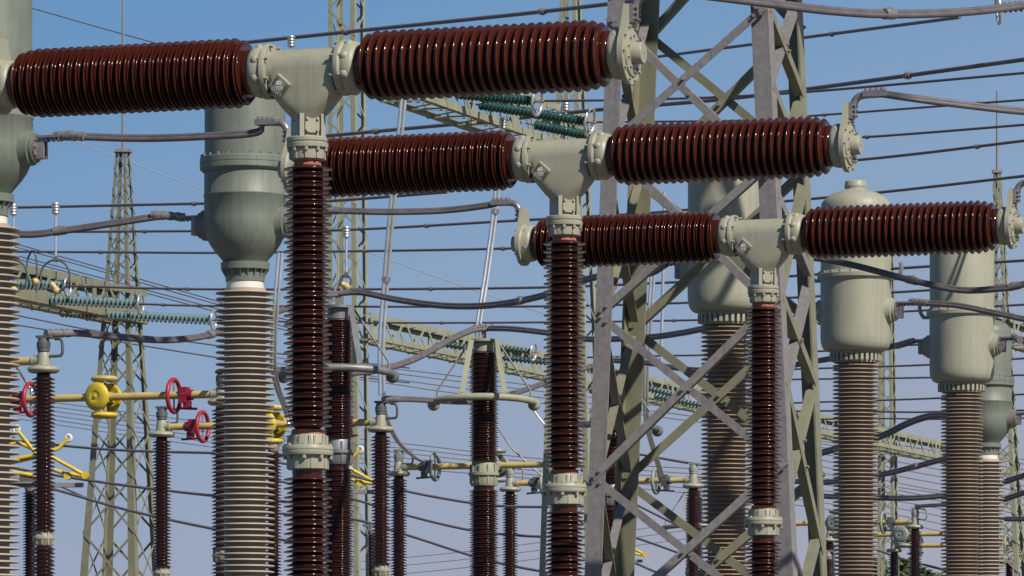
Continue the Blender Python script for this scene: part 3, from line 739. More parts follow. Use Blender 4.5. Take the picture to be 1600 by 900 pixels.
# ------------------------------------------------------------------ glass insulator strings
def disc_string(label, p0, p1, n, R, m, ring=True, spring=False, group='glass insulator strings'):
    org = p0.copy()
    root = empty('insulator_string', label, 'insulator string', org, 0, group)
    d = (p1-p0); L = d.length; d.normalize()
    q = d.to_track_quat('Z', 'Y').to_matrix().to_4x4()
    b = MB(); c = MB()
    for i in range(n):
        o = p0 + d*(L*(i+.5)/n)
        T = Matrix.Translation(o) @ q
        st = L/n
        b.lathe([(0.02,-0.012),(R*0.55,-0.022),(R*0.97,-0.012),(R,0.0),(R*0.93,0.008),(R*0.6,0.018),(0.03,0.03)], 14, T, close=False)
        c.lathe([(0.012,0.0),(0.035,0.004),(0.036,st*0.45),(0.022,st*0.6),(0.012,st*0.62)], 8, T)
    c.cyl(p0 - d*0.12, p1 + d*0.12, 0.012, 0.012, 6)
    b.build('glass_disc', m, root, origin=org); c.build('metal_cap', 'galv', root, origin=org)
    if ring:
        b = MB(); b.torus(p1 + d*0.04, d, 0.15, 0.017, 28, 8); b.bar(p1+d*.04-Vector((0,0,.14)), p1+d*.04+Vector((0,0,.14)), 0.012, 0.012); b.build('arcing_ring', 'alu', root, origin=org)
    if spring:
        b = MB(); s0 = p0 - d*0.75; s1 = p0 - d*0.15
        b.cyl(s0 - d*0.3, p0, 0.014, 0.014, 6)
        b.build('tension_rod', 'galv', root, origin=org)
        b = MB()
        for i in range(9): b.torus(s0 + d*(0.065*i), d, 0.062, 0.018, 14, 6)
        b.build('tension_spring', 'spring', root, origin=org)
    return root
disc_string('pale teal glass string above the others, left end behind the left insulator', P(22,444,73.6), P(102,447,73.4), 13, 0.082, 'glass_pale')
disc_string('middle pale teal glass string before the tapering mast girder', P(52,467,75.0), P(216,475,74.6), 24, 0.082, 'glass_pale')
disc_string('lowest pale teal glass string with a coil spring at its left end', P(168,492,76.6), P(330,500,76.2), 24, 0.082, 'glass_pale', spring=True)
disc_string('dark green glass string just under the highest chamber, ring before the spire', P(712,147,51.9), P(834,158,51.6), 20, 0.056, 'glass_dark')
disc_string('long dark green glass string crossing the upper girder, ring left of the grey tower leg', P(750,164,52.7), P(916,190,52.3), 27, 0.056, 'glass_dark')
disc_string('dark green glass string ending above the middle breaker housing', P(836,195,53.6), P(955,219,53.2), 20, 0.056, 'glass_dark', ring=False)
disc_string('dark green glass string at left of the ringed arrester, on the long girder', P(690,537,82), P(742,545,81.7), 8, 0.062, 'glass_dark', ring=False)
disc_string('dark green glass string right of the ringed arrester cap with ring', P(752,540,84), P(830,550,83.7), 13, 0.062, 'glass_dark')
disc_string('dark green glass string below another, right of the ringed arrester', P(768,557,86), P(880,569,85.6), 18, 0.062, 'glass_dark', ring=False)
disc_string('dark green glass string seen between the tower braces, upper one', P(985,600,92), P(1062,620,91.7), 14, 0.062, 'glass_dark', ring=False)
disc_string('dark green glass string seen between the tower braces, lower one', P(1015,618,94), P(1098,634,93.7), 15, 0.062, 'glass_dark', ring=False)

# ------------------------------------------------------------------ disconnectors
ZS = 4.88; PL = 2.48; ZT = ZS + 0.078
def post_parts(root, x, inner, grey=False, side=1):
    T = Matrix.Translation(Vector((x,0,0)))
    b = MB(); b.lathe([(0.03,3.48)] + sheds(ZS-0.055, 3.48, 0.062, 0.104, 0.102, 0.0345, thick=0.006, droop=0.014, root=0.006) + [(0.05,ZS-0.02),(0.03,ZS-0.02)], 28, T); b.build('post_insulator', 'porc_dark', root, sharp=70)
    b = MB(); b.lathe([(0.03,3.35),(0.07,3.35),(0.08,3.36),(0.086,3.40),(0.095,3.41),(0.095,3.43),(0.082,3.44),(0.075,3.485),(0.03,3.49)], 24, T)
    for i in range(10):
        a = 2*PI*i/10; b.box((x+.082*math.cos(a), .082*math.sin(a), 3.42), (0.014,0.012,0.12), a)
    b.build('post_flange', 'paint', root)
    b = MB(); b.lathe([(0.03,2.0)] + sheds(3.35, 2.0, 0.062, 0.104, 0.102, 0.0345, thick=0.006, droop=0.014, root=0.006) + [(0.03,3.36)], 28, T); b.build('post_insulator', 'porc_dark', root, sharp=70)
    b = MB(); b.torus((x,0,ZS), (0,0,1), 0.104, 0.036, 32, 10, squash=0.85); b.lathe([(0.02,ZS-0.03),(0.095,ZS-0.03),(0.095,ZS+0.02),(0.02,ZS+0.02)], 24, T); b.build('shield_skirt', 'paint', root)
    b = MB(); b.lathe([(0.03,ZS+.015),(0.078,ZS+.018),(0.078,ZS+.03),(0.064,ZS+.036),(0.060,ZS+.06),(0.055,ZS+.125),(0.048,ZS+.15),(0.03,ZS+.16)], 24, T)
    for i in range(10):
        a = 2*PI*i/10; b.bolt((x+.07*math.cos(a), .07*math.sin(a), ZS+.03), (0,0,1), 0.008, 0.012)
    b.cyl((x,0,ZT), (x+inner*0.10,0,ZT), 0.045, 0.045, 20); b.cyl((x+inner*.09,0,ZT),(x+inner*.105,0,ZT),0.05,0.05,20)
    cp = b.build('cap', 'paint', root, sharp=45)
    b = MB(); b.lathe([(0.03,ZS+.155),(0.055,ZS+.157),(0.055,ZS+.185),(0.06,ZS+.19),(0.06,ZS+.235),(0.05,ZS+.245),(0.048,ZS+.27),(0.03,ZS+.275)], 20, T)
    b.box((x+0.01,0,ZS+.285), (0.14,0.07,0.022)); b.box((x+.09,0,ZS+.272),(0.14,0.05,0.014))
    hd = b.build('rotating_head', 'ringgrey' if grey else 'head', root)
    b = MB(); b.tube(catmull([(x+.11,0,ZS+.265),(x+.155,0,ZS+.262),(x+.175,0,ZS+.24),(x+.182,0,ZS+.17),(x+.172,0,ZS+.125),(x+.14,0,ZS+.115),(x+.055,0,ZS+.115)],4), 0.0135, 8); b.build('handle_loop', 'ringgrey' if grey else 'head', hd)
    b = MB(); b.lathe([(0.03,1.86),(0.11,1.86),(0.11,1.89),(0.08,1.9),(0.075,2.0),(0.03,2.0)], 20, T); b.build('base_flange', 'paint', root)
    b = MB()
    bb = MB(); steel_base(bb, 1.7, 0.22); b.add([(vx+x, vy, vz) for vx, vy, vz in bb.v], bb.f); b.build('support_frame', 'galv', root)

def make_disconnector(grey):
    root = empty('disconnector', '', 'disconnector', (0,0,0), ROT)
    h = PL/2
    for x, inner in ((-h, 1), (h, -1)): post_parts(root, x, inner, grey)
    b = MB(); b.box((0,0,1.78), (PL+0.4,0.16,0.14)); b.build('base_beam', 'galv', root)
    for x0, x1 in ((-h+.1, 0.0), (0.02, h-.1)):
        b = MB(); b.cyl((x0,0,ZT), (x1,0,ZT), 0.037, 0.037, 16); b.build('contact_arm', 'yellow_tube', root)
    dm = 'ringgrey' if grey else 'yellow'
    dn = (Vector((-0.50,-0.866,0))); dn = Matrix.Rotation(TH,3,'Z') @ dn
    for sgn_ in (1, -1):
        T = Matrix.Translation(Vector((0.0,0,ZT)) + dn*0.135*sgn_) @ (dn*sgn_).to_track_quat('Z','Y').to_matrix().to_4x4()
        b = MB(); b.lathe([(0.008,0.020),(0.013,0.019),(0.015,0.012),(0.030,0.009),(0.044,0.007),(0.050,0.011),(0.060,0.013),(0.10,0.008),(0.126,-0.004),(0.138,-0.020),(0.136,-0.034),(0.125,-0.042),(0.10,-0.038),(0.02,-0.03)], 40, T); b.build('contact_disc', dm, root, sharp=50)
    b = MB(); b.box((0.02,0,ZT), (0.10,0.22,0.10)); b.box((0.02,0,ZT),(0.02,0.02,0.36)); b.build('contact_block', 'yellow_tube' if not grey else 'ringgrey', root)
    for z in (-0.175, 0.175):
        b = MB(); b.torus((0.01,0,ZT+z), (0,0,1), 0.10, 0.031, 32, 10, squash=0.9); b.build('guard_ring', dm if grey else ('yellow' if z < 0 else 'yellow_tube'), root)
    for sg in (-1, 1):
        x = sg*(h-0.5) + (-0.03 if sg < 0 else 0.0)
        b = MB(); b.torus((x,0,ZT-0.005), (1,0,0), 0.155, 0.0215, 40, 10)
        cr = b.build('corona_ring', 'ringgrey' if grey else 'red', root)
        b = MB(); b.cyl((x,0,ZT-0.15), (x,0,ZT+0.15), 0.009, 0.009, 8); b.build('ring_stay', 'galv', cr)
        b = MB(); y = x - 0.0; e = sg*0.11
        b.box((x+e,-0.0,ZT), (0.075,0.10,0.15)); b.box((x+e+sg*.03,0,ZT-0.09),(0.06,0.07,0.07)); b.cyl((x+e*.9,0,ZT),(x+e*1.8,0,ZT),0.055,0.05,18)
        b.cyl((x+e*.5,0,ZT-.125),(x+e*2.2,0,ZT-.135),0.012,0.012,8)
        b.build('ring_bracket', 'head' if grey else 'darkred', cr)
    return root
def mid_from(u, D, side):
    """centre of a disconnector whose left (-1) or right (+1) post is seen at u, depth D"""
    p = P(u, 0, D); c = Vector((p.x, D, 0)) - AX*side*PL/2
    return c
da = make_disconnector(False); da['group'] = 'disconnectors with yellow arms'
da.location = mid_from(68, 42.0, 1); da['label'] = 'yellow-armed disconnector nearest, its right post beside the left frame edge insulator'
copy_tree(da, mid_from(347, 46.1, 1), 'disconnector with a full yellow double disc and red rings before the tapering mast')
copy_tree(da, mid_from(595, 50.2, 1), 'disconnector with a red ring left of the weathered tank insulator, disc half hidden behind it')
dg = make_disconnector(True); dg['group'] = 'disconnectors with grey rings'
dg.location = mid_from(623, 58.7, -1); dg['label'] = 'grey-ringed disconnector whose arm passes behind the ringed arrester'
copy_tree(dg, mid_from(797, 62.4, -1), 'grey-ringed disconnector starting right of the ringed arrester, passing behind the tower')
copy_tree(dg, mid_from(1430, 73.6, 1), 'grey-ringed disconnector with looped post between the two right pale transformers')
copy_tree(dg, P(1412, 0, 78.2) * Vector((1,1,0)).length if False else Vector((P(1412,0,78.2).x, 78.2, 0)), 'grey-ringed disconnector with a round disc half behind the looped post at right')
copy_tree(dg, mid_from(1397, 83, -1), 'farthest grey-ringed disconnector, its ring at the right frame edge')

# single slim post insulators
def slim_post(label, u, v_top, D, m='porc_dark', rot=0, cap=True):
    pt = P(u, v_top, D); org = Vector((pt.x, D, 0)); z = pt.z
    root = empty('post_insulator', label, 'post insulator', org, ROT, 'slim post insulators')
    b = MB(); b.lathe([(0.03,1.9)] + sheds(z-.12, 1.9, 0.055, 0.095, 0.093, 0.034, thick=0.006, droop=0.012, root=0.006) + [(0.03,z-.1)], 24); b.build('insulator', m, root, sharp=70)
    b = MB(); b.lathe([(0.03,z-.12),(0.06,z-.12),(0.07,z-.07),(0.055,z-.05),(0.05,z),(0.02,z)], 20)
    b.box((0,0,z+.01),(0.26,0.08,0.03)); b.build('cap', 'galv', root)
    b = MB(); steel_base(b, 1.9, 0.25); b.build('support_frame', 'galv', root)
slim_post('slim dark post insulator under the yellow scissor arms, behind the nearest disconnector post', 47, 752, 58)
slim_post('slim dark post insulator squeezed between the weathered tank insulator and the tallest column', 427, 688, 52)
slim_post('slim dark post insulator behind the foot of the post left of the long arm', 582, 822, 66)

slim_post('slim dark post insulator low beside the olive tower leg and the domed tank insulator', 1294, 862, 76)

# ------------------------------------------------------------------ arresters with horseshoe rings
def make_arrester():
    root = empty('surge_arrester', '', 'surge arrester', (0,0,0), 0.0)
    zc = 5.88
    b = MB(); b.lathe([(0.04,4.57)] + sheds(zc-.13, 4.60, 0.112, 0.158, 0.147, 0.0245, thick=0.006, droop=0.012, root=0.006) + [(0.04,zc-.12)], 40); b.build('insulator', 'porc_dark', root, sharp=70)
    b = MB(); b.lathe([(0.04,2.6)] + sheds(4.30, 2.6, 0.112, 0.158, 0.147, 0.0245, thick=0.006, droop=0.012, root=0.006) + [(0.112,4.335),(0.04,4.34)], 40); b.build('insulator', 'porc_dark', root, sharp=70)
    b = MB(); b.lathe([(0.04,zc-.14),(0.105,zc-.14),(0.102,zc-.03),(0.15,zc-.025),(0.15,zc),(0.04,zc+.004)], 32); b.build('cap', 'pale_olive', root)
    b = MB(); b.lathe([(0.04,4.335),(0.135,4.335),(0.142,4.345),(0.14,4.44),(0.162,4.445),(0.162,4.475),(0.14,4.48),(0.128,4.585),(0.118,4.60),(0.04,4.60)], 36)
    for i in range(10):
        a = 2*PI*i/10; b.box((0.14*math.cos(a), .14*math.sin(a), 4.46), (0.02,0.014,0.2), a)
    b.build('joint_flange', 'pale_olive', root)
    b = MB(); b.box((0,0,zc+.06), (0.05,0.05,0.12)); b.box((0,0,zc+.125), (0.26,0.09,0.03))
    for x in (-.09,-.03,.03,.09): b.cyl((x,-0.0,zc+.13),(x,0,zc+.165),0.018,0.016,8)
    b.build('terminal_clamp', 'clamp', root)
    zr = 5.21
    pts = []
    for k in range(25):
        a = PI + PI*k/24
        pts.append(Vector((0.53*math.cos(a), 0.36*math.sin(a)*1.0 + 0.02, zr + 0.045*abs(math.sin(a)))))
    b = MB(); b.tube(pts, 0.038, 14)
    rg = b.build('grading_ring', 'pale_olive', root)
    for p in (pts[0], pts[-1]):
        b = MB(); b.ball(p + Vector((0,0.02,-0.015)), 0.066, 16); b.build('end_ball', 'pale_olive', rg)
    for s_ in (-1, 1):
        b = MB(); b.bar((s_*.13,-.10,zc-.01), (s_*.225,-.30,zr+.09), 0.055, 0.012, Vector((0,-1,0.2))); b.bar((s_*.225,-.30,zr+.09),(s_*.225,-.302,zr+.02),0.055,0.012,Vector((0,-1,0))); b.build('strap', 'pale_olive', root)
        b = MB(); b.tube([(s_*.14,.0,zc-.01), (s_*.49,-.02,zr+.13), (s_*.50,-.02,zr+.03)], 0.011, 6)
        b.build('stay_rod', 'galv', root)
    b = MB(); b.lathe([(0.04,2.45),(0.2,2.45),(0.2,2.48),(0.13,2.5),(0.125,2.61),(0.04,2.62)], 32); b.build('base_flange', 'pale_olive', root)
    b = MB(); steel_base(b, 2.45, 0.3); b.build('support_frame', 'galv', root)
    return root
ar = make_arrester(); ar['group'] = 'surge arresters with horseshoe rings'
ar.location = (P(756,0,51).x, 51, 0); ar['label'] = 'brown surge arrester in full view, olive straps and horseshoe ring, between two breaker columns'
copy_tree(ar, (P(528,0,47).x, 47, 0), 'dark surge arrester close behind the tallest breaker column, its ring ball at right')
copy_tree(ar, (P(955,0,55.4).x, 55.4, 0), 'surge arrester mostly hidden behind the left legs of the girder tower')
copy_tree(ar, (P(1085,0,82).x, 82, 0), 'small far surge arrester left of the pale transformer insulator behind the tower')

# ------------------------------------------------------------------ pantograph scissors
def make_panto():
    root = empty('pantograph', '', 'pantograph', (0,0,0), 0)
    b = MB(); k = 1/128.0
    def q(u, v, y=0): return Vector(((u-72)*k, y, (745-v)*k))
    parts = [[(132,743,0.0),(78,713,0.0),(22,690,0.0)], [(18,717,0.25),(60,708,0.25),(88,700,0.25),(103,684,0.25)], [(22,738,-.05),(58,744,-.05)], [(95,738,.1),(132,744,.1)], [(12,722,.3),(62,711,.3)], [(28,673,-.1),(52,703,-.1),(62,716,-.1)], [(80,732,.35),(108,741,.35)]]
    for pp in parts:
        b = MB(); b.tube([q(*p) for p in pp], 0.024, 10); b.build('scissor_arm', 'yellow', root)
    for p in ((132,743,0.0),(22,690,0),(104,743,.1)):
        b = MB(); b.cyl(q(*p)-Vector((0,.06,0)), q(*p)+Vector((0,.06,0)), 0.046, 0.046, 16); b.build('pivot', 'yellow', root)
    for p in ((28,673,-.1),(103,684,.25)):
        b = MB(); b.torus(q(*p), (0.3,1,0), 0.035, 0.02, 16, 8); b.build('contact_horn', 'label', root)
    b = MB(); b.box(q(40,750,0.1), (0.55,0.3,0.08)); b.box(q(70,757,.1),(0.9,0.12,0.05)); b.box(q(45,745,.0),(0.2,0.1,0.12))
    b.build('base_frame', 'galv', root)
    return root
def panto_post(root, z):
    b = MB(); b.lathe([(0.03,-z+1.2)] + sheds(-0.1, -z+1.2, 0.055, 0.095, 0.093, 0.036, thick=0.006) + [(0.03,-.08)], 20); b.build('support_insulator', 'porc_dark', root, sharp=70)
    b = MB(); b.box((0,0,-z+0.6), (0.25,0.25,1.2)); b.build('pedestal', 'galv', root)
def place_panto(root, u, v, D, label):
    root.location = P(u, v, D); root['label'] = label
    panto_post(root, P(u, v, D).z)
for r_ in [o for o in COL.objects if o.get('category') == 'surge arrester' and o is not ar]:
    for o in [c for c in r_.children_recursive if c.type == 'MESH' and c.data.materials[0] is M['pale_olive']]:
        o.material_slots[0].link = 'OBJECT'; o.material_slots[0].material = M['arr_grey']
pa = make_panto(); pa['group'] = 'yellow pantographs'
pb_ = copy_tree(pa, (0,0,0)); pc = copy_tree(pa, (0,0,0)); pd = copy_tree(pa, (0,0,0))
place_panto(pa, 72, 745, 57.5, 'yellow scissor arms behind the nearest disconnector post at left')
place_panto(pb_, 533, 757, 64, 'yellow scissor arms peeping out behind the dark arrester flange')
place_panto(pc, 966, 868, 86, 'yellow arm end peeping out right of the olive tower leg near the bottom')
place_panto(pd, 1577, 872, 92, 'tangle of yellow arms low at the right frame edge')

# ------------------------------------------------------------------ jumper cables between the apparatus
def cable(label, pts, t, twin=True, clamps=(), group='thick jumper cables', name='jumper_cable', m='cable', seg=10, ends=()):
    """pts: (u, v, D); t thickness in photo pixels"""
    W = [p if isinstance(p, Vector) else P(*p) for p in pts]
    C = catmull(W, 8)
    org = W[0].copy()
    D = sum(p.y for p in W)/len(W)
    r = t/F*D/2
    b = MB()
    if twin:
        rr = r*0.62
        for s_ in (-1, 1): b.tube([p + Vector((0, s_*rr*0.9, s_*r*0.4)) for p in C], rr, seg)
    else: b.tube(C, r, seg)
    o = b.build(name, m, None, origin=org, sharp=60)
    tag(o, label, 'cable' if name == 'jumper_cable' else 'conductor', group)
    for f in clamps:
        x = f*(len(C)-1); i = min(int(x), len(C)-2); p = C[i].lerp(C[i+1], x-i); d = (C[i+1]-C[i]).normalized()
        b = MB(); b.cyl(p - d*r*1.7, p + d*r*1.7, r*1.15, r*1.15, 12); b.box(p+Vector((0,0,r*0.9)), (r*1.6,r*1.5,r*0.8)); b.build('clamp', 'clamp', o, origin=org)
    for e in ends:
        p, d = (C[0], (C[2]-C[0]).normalized()) if e == 0 else (C[-1], (C[-3]-C[-1]).normalized())
        b = MB(); L = r*8
        b.cyl(p - d*r, p + d*L, r*1.02, r*1.02, 12)
        for k in range(4): b.cyl(p + d*L*(k+.2)/4, p + d*L*(k+.62)/4, r*1.16, r*1.16, 12)
        b.build('crimp_sleeve', 'clamp', o, origin=org)
    return o
zl = ZL
def ctp(arr, i, s, dz=0.075, ex=0.22, zl=ZL):
    R = 0.316 if arr is OLD else 0.332
    return Vector((arr[i][0], arr[i][1], zl+dz)) + AX*s*(R+ex)
ZN = 5.70
cable('double cable from the leftmost tank to the middle breaker, passing behind the tallest breaker neck', [ctp(OLD,0,1), (120,213,32.35), (220,216,32.2), (320,213,32.0), (400,207,31.85), bp(1,-2.1,0,.318)], 13, clamps=(0.16,), ends=(0,))
cable('cable running left from the second weathered tank to the frame edge', [ctp(OLD,1,-1), (250,338,37.5), (170,350,37.6), (100,360,37.7), (30,366,37.8), (-90,350,38.2)], 12, clamps=(0.62,), ends=(0,))
cable('cable joining the second weathered tank to the lowest breaker left end', [ctp(OLD,1,1), (520,329,37.0), (600,331,36.9), (690,329,36.8), (760,321,36.65), bp(2,-2.1,0,.318)], 11, clamps=(0.2,))
cable('thick cable leaving the highest breaker right end, sagging along the top edge', [bp(0,2.1,0,.318), (1085,-9,26.4), (1200,5,26.9), (1300,17,27.4), (1390,22,27.8), (1500,19,28.3), (1600,8,28.8), (1720,-12,29.4)], 15, clamps=(0.57,))
cable('thick cable leaving the middle breaker right end, drooping to the right edge', [bp(1,2.1,0,.318), (1430,154,30.3), (1500,163,30.4), (1600,174,30.6), (1720,180,31)], 13)
cable('cable end at the lowest breaker right end, cut by the frame', [bp(2,2.1,0,.318), (1660,262,35.1), (1760,270,35.4)], 11)
def posttop(u, D, dx=0.05): 
    p = P(u, 0, D); return Vector((p.x, D, ZS+.315)) + AX*dx
cable('cable from the nearest disconnector post sagging past the mast to the dark arrester', [posttop(68,42), (130,521,42.3), (200,528,43), (270,531,43.8), (340,520,44.7), (430,488,46.2), (500,464,46.8), (528,459,47)], 11, clamps=(0.55,), ends=(0,))
cable('cable hanging from the dark arrester cap and rising again behind the middle breaker column', [(530,458,47), (565,457,46.9), (625,469,46.5), (700,478,45.8), (775,476,45), (855,460,44), (930,433,43), (1010,428,42), ctp(NEW,0,-1,.06,.2,ZN)], 11, clamps=(0.56,))
cable('cable climbing from behind the dark arrester up to the ringed arrester cap', [posttop(347,46.1), (416,577,47), (470,580,47.8), (555,582,48.8), (600,576,49.5), (650,560,50), (705,530,50.6), (740,515,50.9), (762,513,51)], 11, clamps=(0.42,))
cable('cable from the ringed arrester cap running right behind the tower to the domed pale tank', [(760,513,51), (800,514,50.6), (855,520,50), (920,530,49.2), (1010,527,48), (1060,521,47.3), (1110,511,46.8), ctp(NEW,1,-1,.06,.2,ZN)], 10)
cable('cable from the middle yellow-arm post passing behind the ringed arrester', [posttop(595,50.2), (645,624,50.6), (730,628,51.5), (775,622,52.2), (830,606,53.2), (900,580,54.4), (955,563,55.4)], 9, clamps=(0.75,), ends=(0,))
cable('cable from the hidden arrester behind the tower to the rightmost pale tank', [(955,563,55.4), (1010,567,54.8), (1075,577,54), (1180,578,52.6), (1300,560,51), (1400,540,50), ctp(NEW,2,-1,.06,.2,ZN)], 9, ends=(6,))
cable('dark cable swinging across the front of the domed pale tank', [ctp(NEW,0,1,.06,.2,ZN), (1215,398,41), (1280,404,40.6), (1340,416,40.4), (1425,438,40.1), (1500,453,39.9), (1560,451,39.7), (1600,444,39.6), (1700,420,39.3)], 11, clamps=(0.5,0.84))
cable('cable from the domed pale tank passing before the rightmost pale tank', [ctp(NEW,1,1,.075,.22,ZN), (1455,474,45.2), (1500,478,45), (1560,490,44.7), (1620,502,44.4), (1700,510,44)], 10, ends=(0,))
cable('short cable from the rightmost pale tank out of the frame', [ctp(NEW,2,1,.075,.22,ZN), (1600,531,49.2), (1700,536,48.8)], 10, ends=(0,))
cable('cable rising behind the two right pale insulators, upper one', [(1230,722,66), (1300,703,65), (1375,682,63.8), (1415,663,63.2), (1450,651,62.8), (1500,647,62)], 11, ends=(5,))
cable('cable rising behind the two right pale insulators, middle one', [(1240,752,70), (1300,753,69), (1375,742,68), (1430,729,67.2), (1490,713,66.5), (1560,754,65), (1610,740,64)][:5], 9, clamps=(0.75,))
cable('cable rising behind the two right pale insulators, lowest one', [(1230,770,74), (1300,776,73), (1375,778,72), (1430,778,71.4), (1490,773,71)], 9)
cable('thin cable rising to the right edge beyond the last insulator, upper', [(1535,765,66), (1570,753,65.6), (1620,736,65)], 9, clamps=(0.4,))
cable('thin cable rising to the right edge beyond the last insulator, middle', [(1535,790,70), (1570,780,69.6), (1620,763,69)], 9)
cable('thin level cable at the right edge beyond the last insulator', [(1480,797,76), (1430+60,812,75), (1560,811,74), (1640,811,73)][1:], 8)
cable('cable from the looped far post running right between the pale insulators', [Vector((P(1430,0,73.6).x, 73.6, ZS+.31)), (1470,789,73.2), (1530,789,72.6)], 6)

# ------------------------------------------------------------------ overhead conductors
def wire(label, pts, t, D0, D1, group='overhead conductors', spacers=(), m='wire', gl=True):
    u0, u1 = pts[0][0], pts[-1][0]
    W = [P(u, v, D0 + (D1-D0)*(u-u0)/(u1-u0)) for u, v in pts]
    C = catmull(W, 8) if len(W) > 2 else catmull(W, 10)
    org = W[0].copy(); r = t/F*(D0+D1)/2/2
    b = MB(); b.tube(C, r, 8)
    o = b.build('overhead_conductor' if m != 'earth' else 'earth_wire', m, None, origin=org, sharp=60)
    tag(o, label, 'conductor', group)
    for us in spacers:
        f = (us-u0)/(u1-u0)
        best = min(C, key=lambda p: abs(800 + F*p.x/p.y - us)); i = C.index(best)
        d = (C[min(i+1,len(C)-1)]-C[max(i-1,0)]).normalized()
        uc = lambda p: 800+F*p.x/p.y
        j = i if uc(best) <= us else i-1; j = max(0, min(j, len(C)-2))
        tt = (us-uc(C[j]))/max(1e-6, uc(C[j+1])-uc(C[j])); p = C[j].lerp(C[j+1], tt)
        b = MB(); b.cyl(p-d*r*2.2, p+d*r*2.2, r*1.45, r*1.45, 10); b.cyl(p-d*r*.5, p+d*r*.5, r*1.8, r*1.8, 10); b.build('joint_sleeve', 'clamp', o, origin=org)
    return o
wire('conductor rising along the top, just above the highest breaker chamber', [(330,72),(540,50),(848,18),(1100,-12)], 6.5, 57, 49, spacers=(541,848))
wire('conductor between the tower legs meeting the top right sagging cable', [(900,106),(1040,87),(1300,53),(1500,27)], 5, 55, 44, spacers=(1300,))
wire('conductor crossing behind the highest neck and rising to the far right', [(480,215),(785,187),(950,170),(1175,150),(1600,93),(1680,82)], 6.5, 58, 46, spacers=(587,846,1419))
wire('thinner conductor just below the rising right one, from the spire', [(833,158),(1027,155),(1240,145),(1600,114),(1680,107)], 4.2, 53, 45)
wire('conductor passing behind the tower just above the middle chamber', [(917,191),(1180,188),(1255,182),(1600,156),(1680,150)], 3.6, 54, 47, spacers=(1288,1530))
wire('upper of two conductors emerging right of the middle breaker end plate', [(1000,234),(1340,215),(1600,195),(1680,189)], 4, 55, 48, spacers=(1355,))
wire('lower of two conductors emerging right of the middle breaker end plate', [(1000,277),(1340,250),(1600,220),(1680,211)], 4.6, 55, 48, spacers=(1527,))
wire('conductor ending beside the domed tank top and the lowest breaker clamp', [(1000,334),(1220,315),(1390,299),(1600,275),(1680,266)], 4.6, 57, 50)
wire('uppermost level conductor behind the mast spire, carrying a hanging hook', [(-20,325),(87,323),(318,318),(480,316),(700,300)], 4.6, 77, 66, spacers=(303,))
wire('second level conductor behind the mast, level with the tank terminal', [(-20,363),(310,361),(520,360),(800,345),(1000,334)], 4.2, 78, 66, spacers=(226,667))
wire('third level conductor behind the mast, touching the tank bottom', [(-20,393),(160,394),(330,395),(515,393),(800,388),(1000,378)], 4, 79, 67, spacers=(157,570,786))
wire('conductor leaving the highest pale glass string towards the right edge', [(106,447),(345,452),(800,450),(1075,440),(1227,432),(1393,420),(1600,407),(1680,402)], 4.2, 73.4, 58, spacers=(293,673))
wire('conductor leaving the middle pale glass string towards the right', [(218,475),(345,478),(800,479),(1075,473),(1275,463),(1393,457),(1600,444),(1680,440)], 3.8, 74.6, 60, spacers=(255,))
wire('conductor leaving the lowest pale glass string towards the right', [(334,500),(540,504),(800,504),(1090,500),(1295,491),(1407,487),(1600,476),(1680,472)], 3.4, 76.2, 62, spacers=(690,1053))
wire('level conductor seen between the tower legs below the tank collar', [(850,560),(1027,556),(1093,555),(1237,550),(1295,548),(1390,541),(1600,530),(1680,526)], 3.2, 84, 68)
wire('conductor right of the tower, first below the domed tank bottom', [(1160,580),(1237,577),(1300,575),(1450,570),(1600,560),(1680,556)], 3.2, 84, 76)
wire('conductor right of the tower, second below the domed tank bottom', [(1160,595),(1235,593),(1297,592),(1450,590),(1600,586),(1680,584)], 3, 86, 78)
wire('conductor crossing behind the domed tank insulator, upper one', [(1200,631),(1290,628),(1420,624),(1560,618),(1680,612)], 3, 88, 78)
wire('conductor crossing behind the domed tank insulator, middle one', [(1200,644),(1290,642),(1420,644),(1480,643),(1680,640)], 3, 90, 80)
wire('conductor crossing behind the domed tank insulator, lower one', [(1200,656),(1372,654),(1472,655),(1680,652)], 2.6, 92, 82)
for k, (a, c) in enumerate(((381,472),(386,477),(399,484),(404,489))):
    wire('thin twin strands slanting down across the mast and its girder', [(-20,a-10),(25,a),(345,c),(480,c+36)], 1.9, 96, 92, group='twin strands across the mast')
wire('dark wire slanting under the girder plate at left', [(-20,485),(22,492),(150,517),(243,527),(347,541),(440,553),(640,575)], 2.4, 100, 96)
wire('lower dark wire slanting under the girder plate at left', [(-20,501),(22,507),(180,533),(347,560),(440,575),(640,598)], 2.4, 101, 97)
wire('thin pale earth wire slanting across the whole sky from the left tank', [(57,197),(320,298),(578,395),(783,468),(900,505)], 1.5, 120, 110, m='earth', group='earth wires')
wire('thin dark wire slanting across the top left corner', [(40,10),(235,65),(400,106)], 1.9, 110, 106, group='earth wires')
wire('lower left conductor crossing the mast legs, upper one', [(-20,683),(83,695),(200,704),(340,708),(470,713)], 4.2, 60, 56)
wire('lower left conductor crossing the mast legs, middle one', [(-20,724),(83,742),(200,759),(338,775),(470,786)], 4.4, 62, 58)
wire('lower left conductor crossing the mast legs, lowest and steepest one', [(-20,735),(87,765),(200,797),(338,827),(470,848)], 4.6, 64, 60)
wire('short wire joining the steepest lower left conductor', [(70,748),(88,757),(137,779)], 3.4, 63.5, 63)
wire('lower middle conductor between two columns, upper one', [(430,722),(545,742),(633,767),(730,785),(790,791),(862,792),(950,790)], 4, 64, 60)
wire('lower middle conductor between two columns, middle one', [(430,750),(545,778),(635,805),(733,828),(815,837),(900,840)], 4, 66, 62)
wire('lower middle conductor between two columns, lowest one', [(430,802),(545,840-30),(633,835),(733,867),(800,884),(900,902)], 4.2, 68, 64)
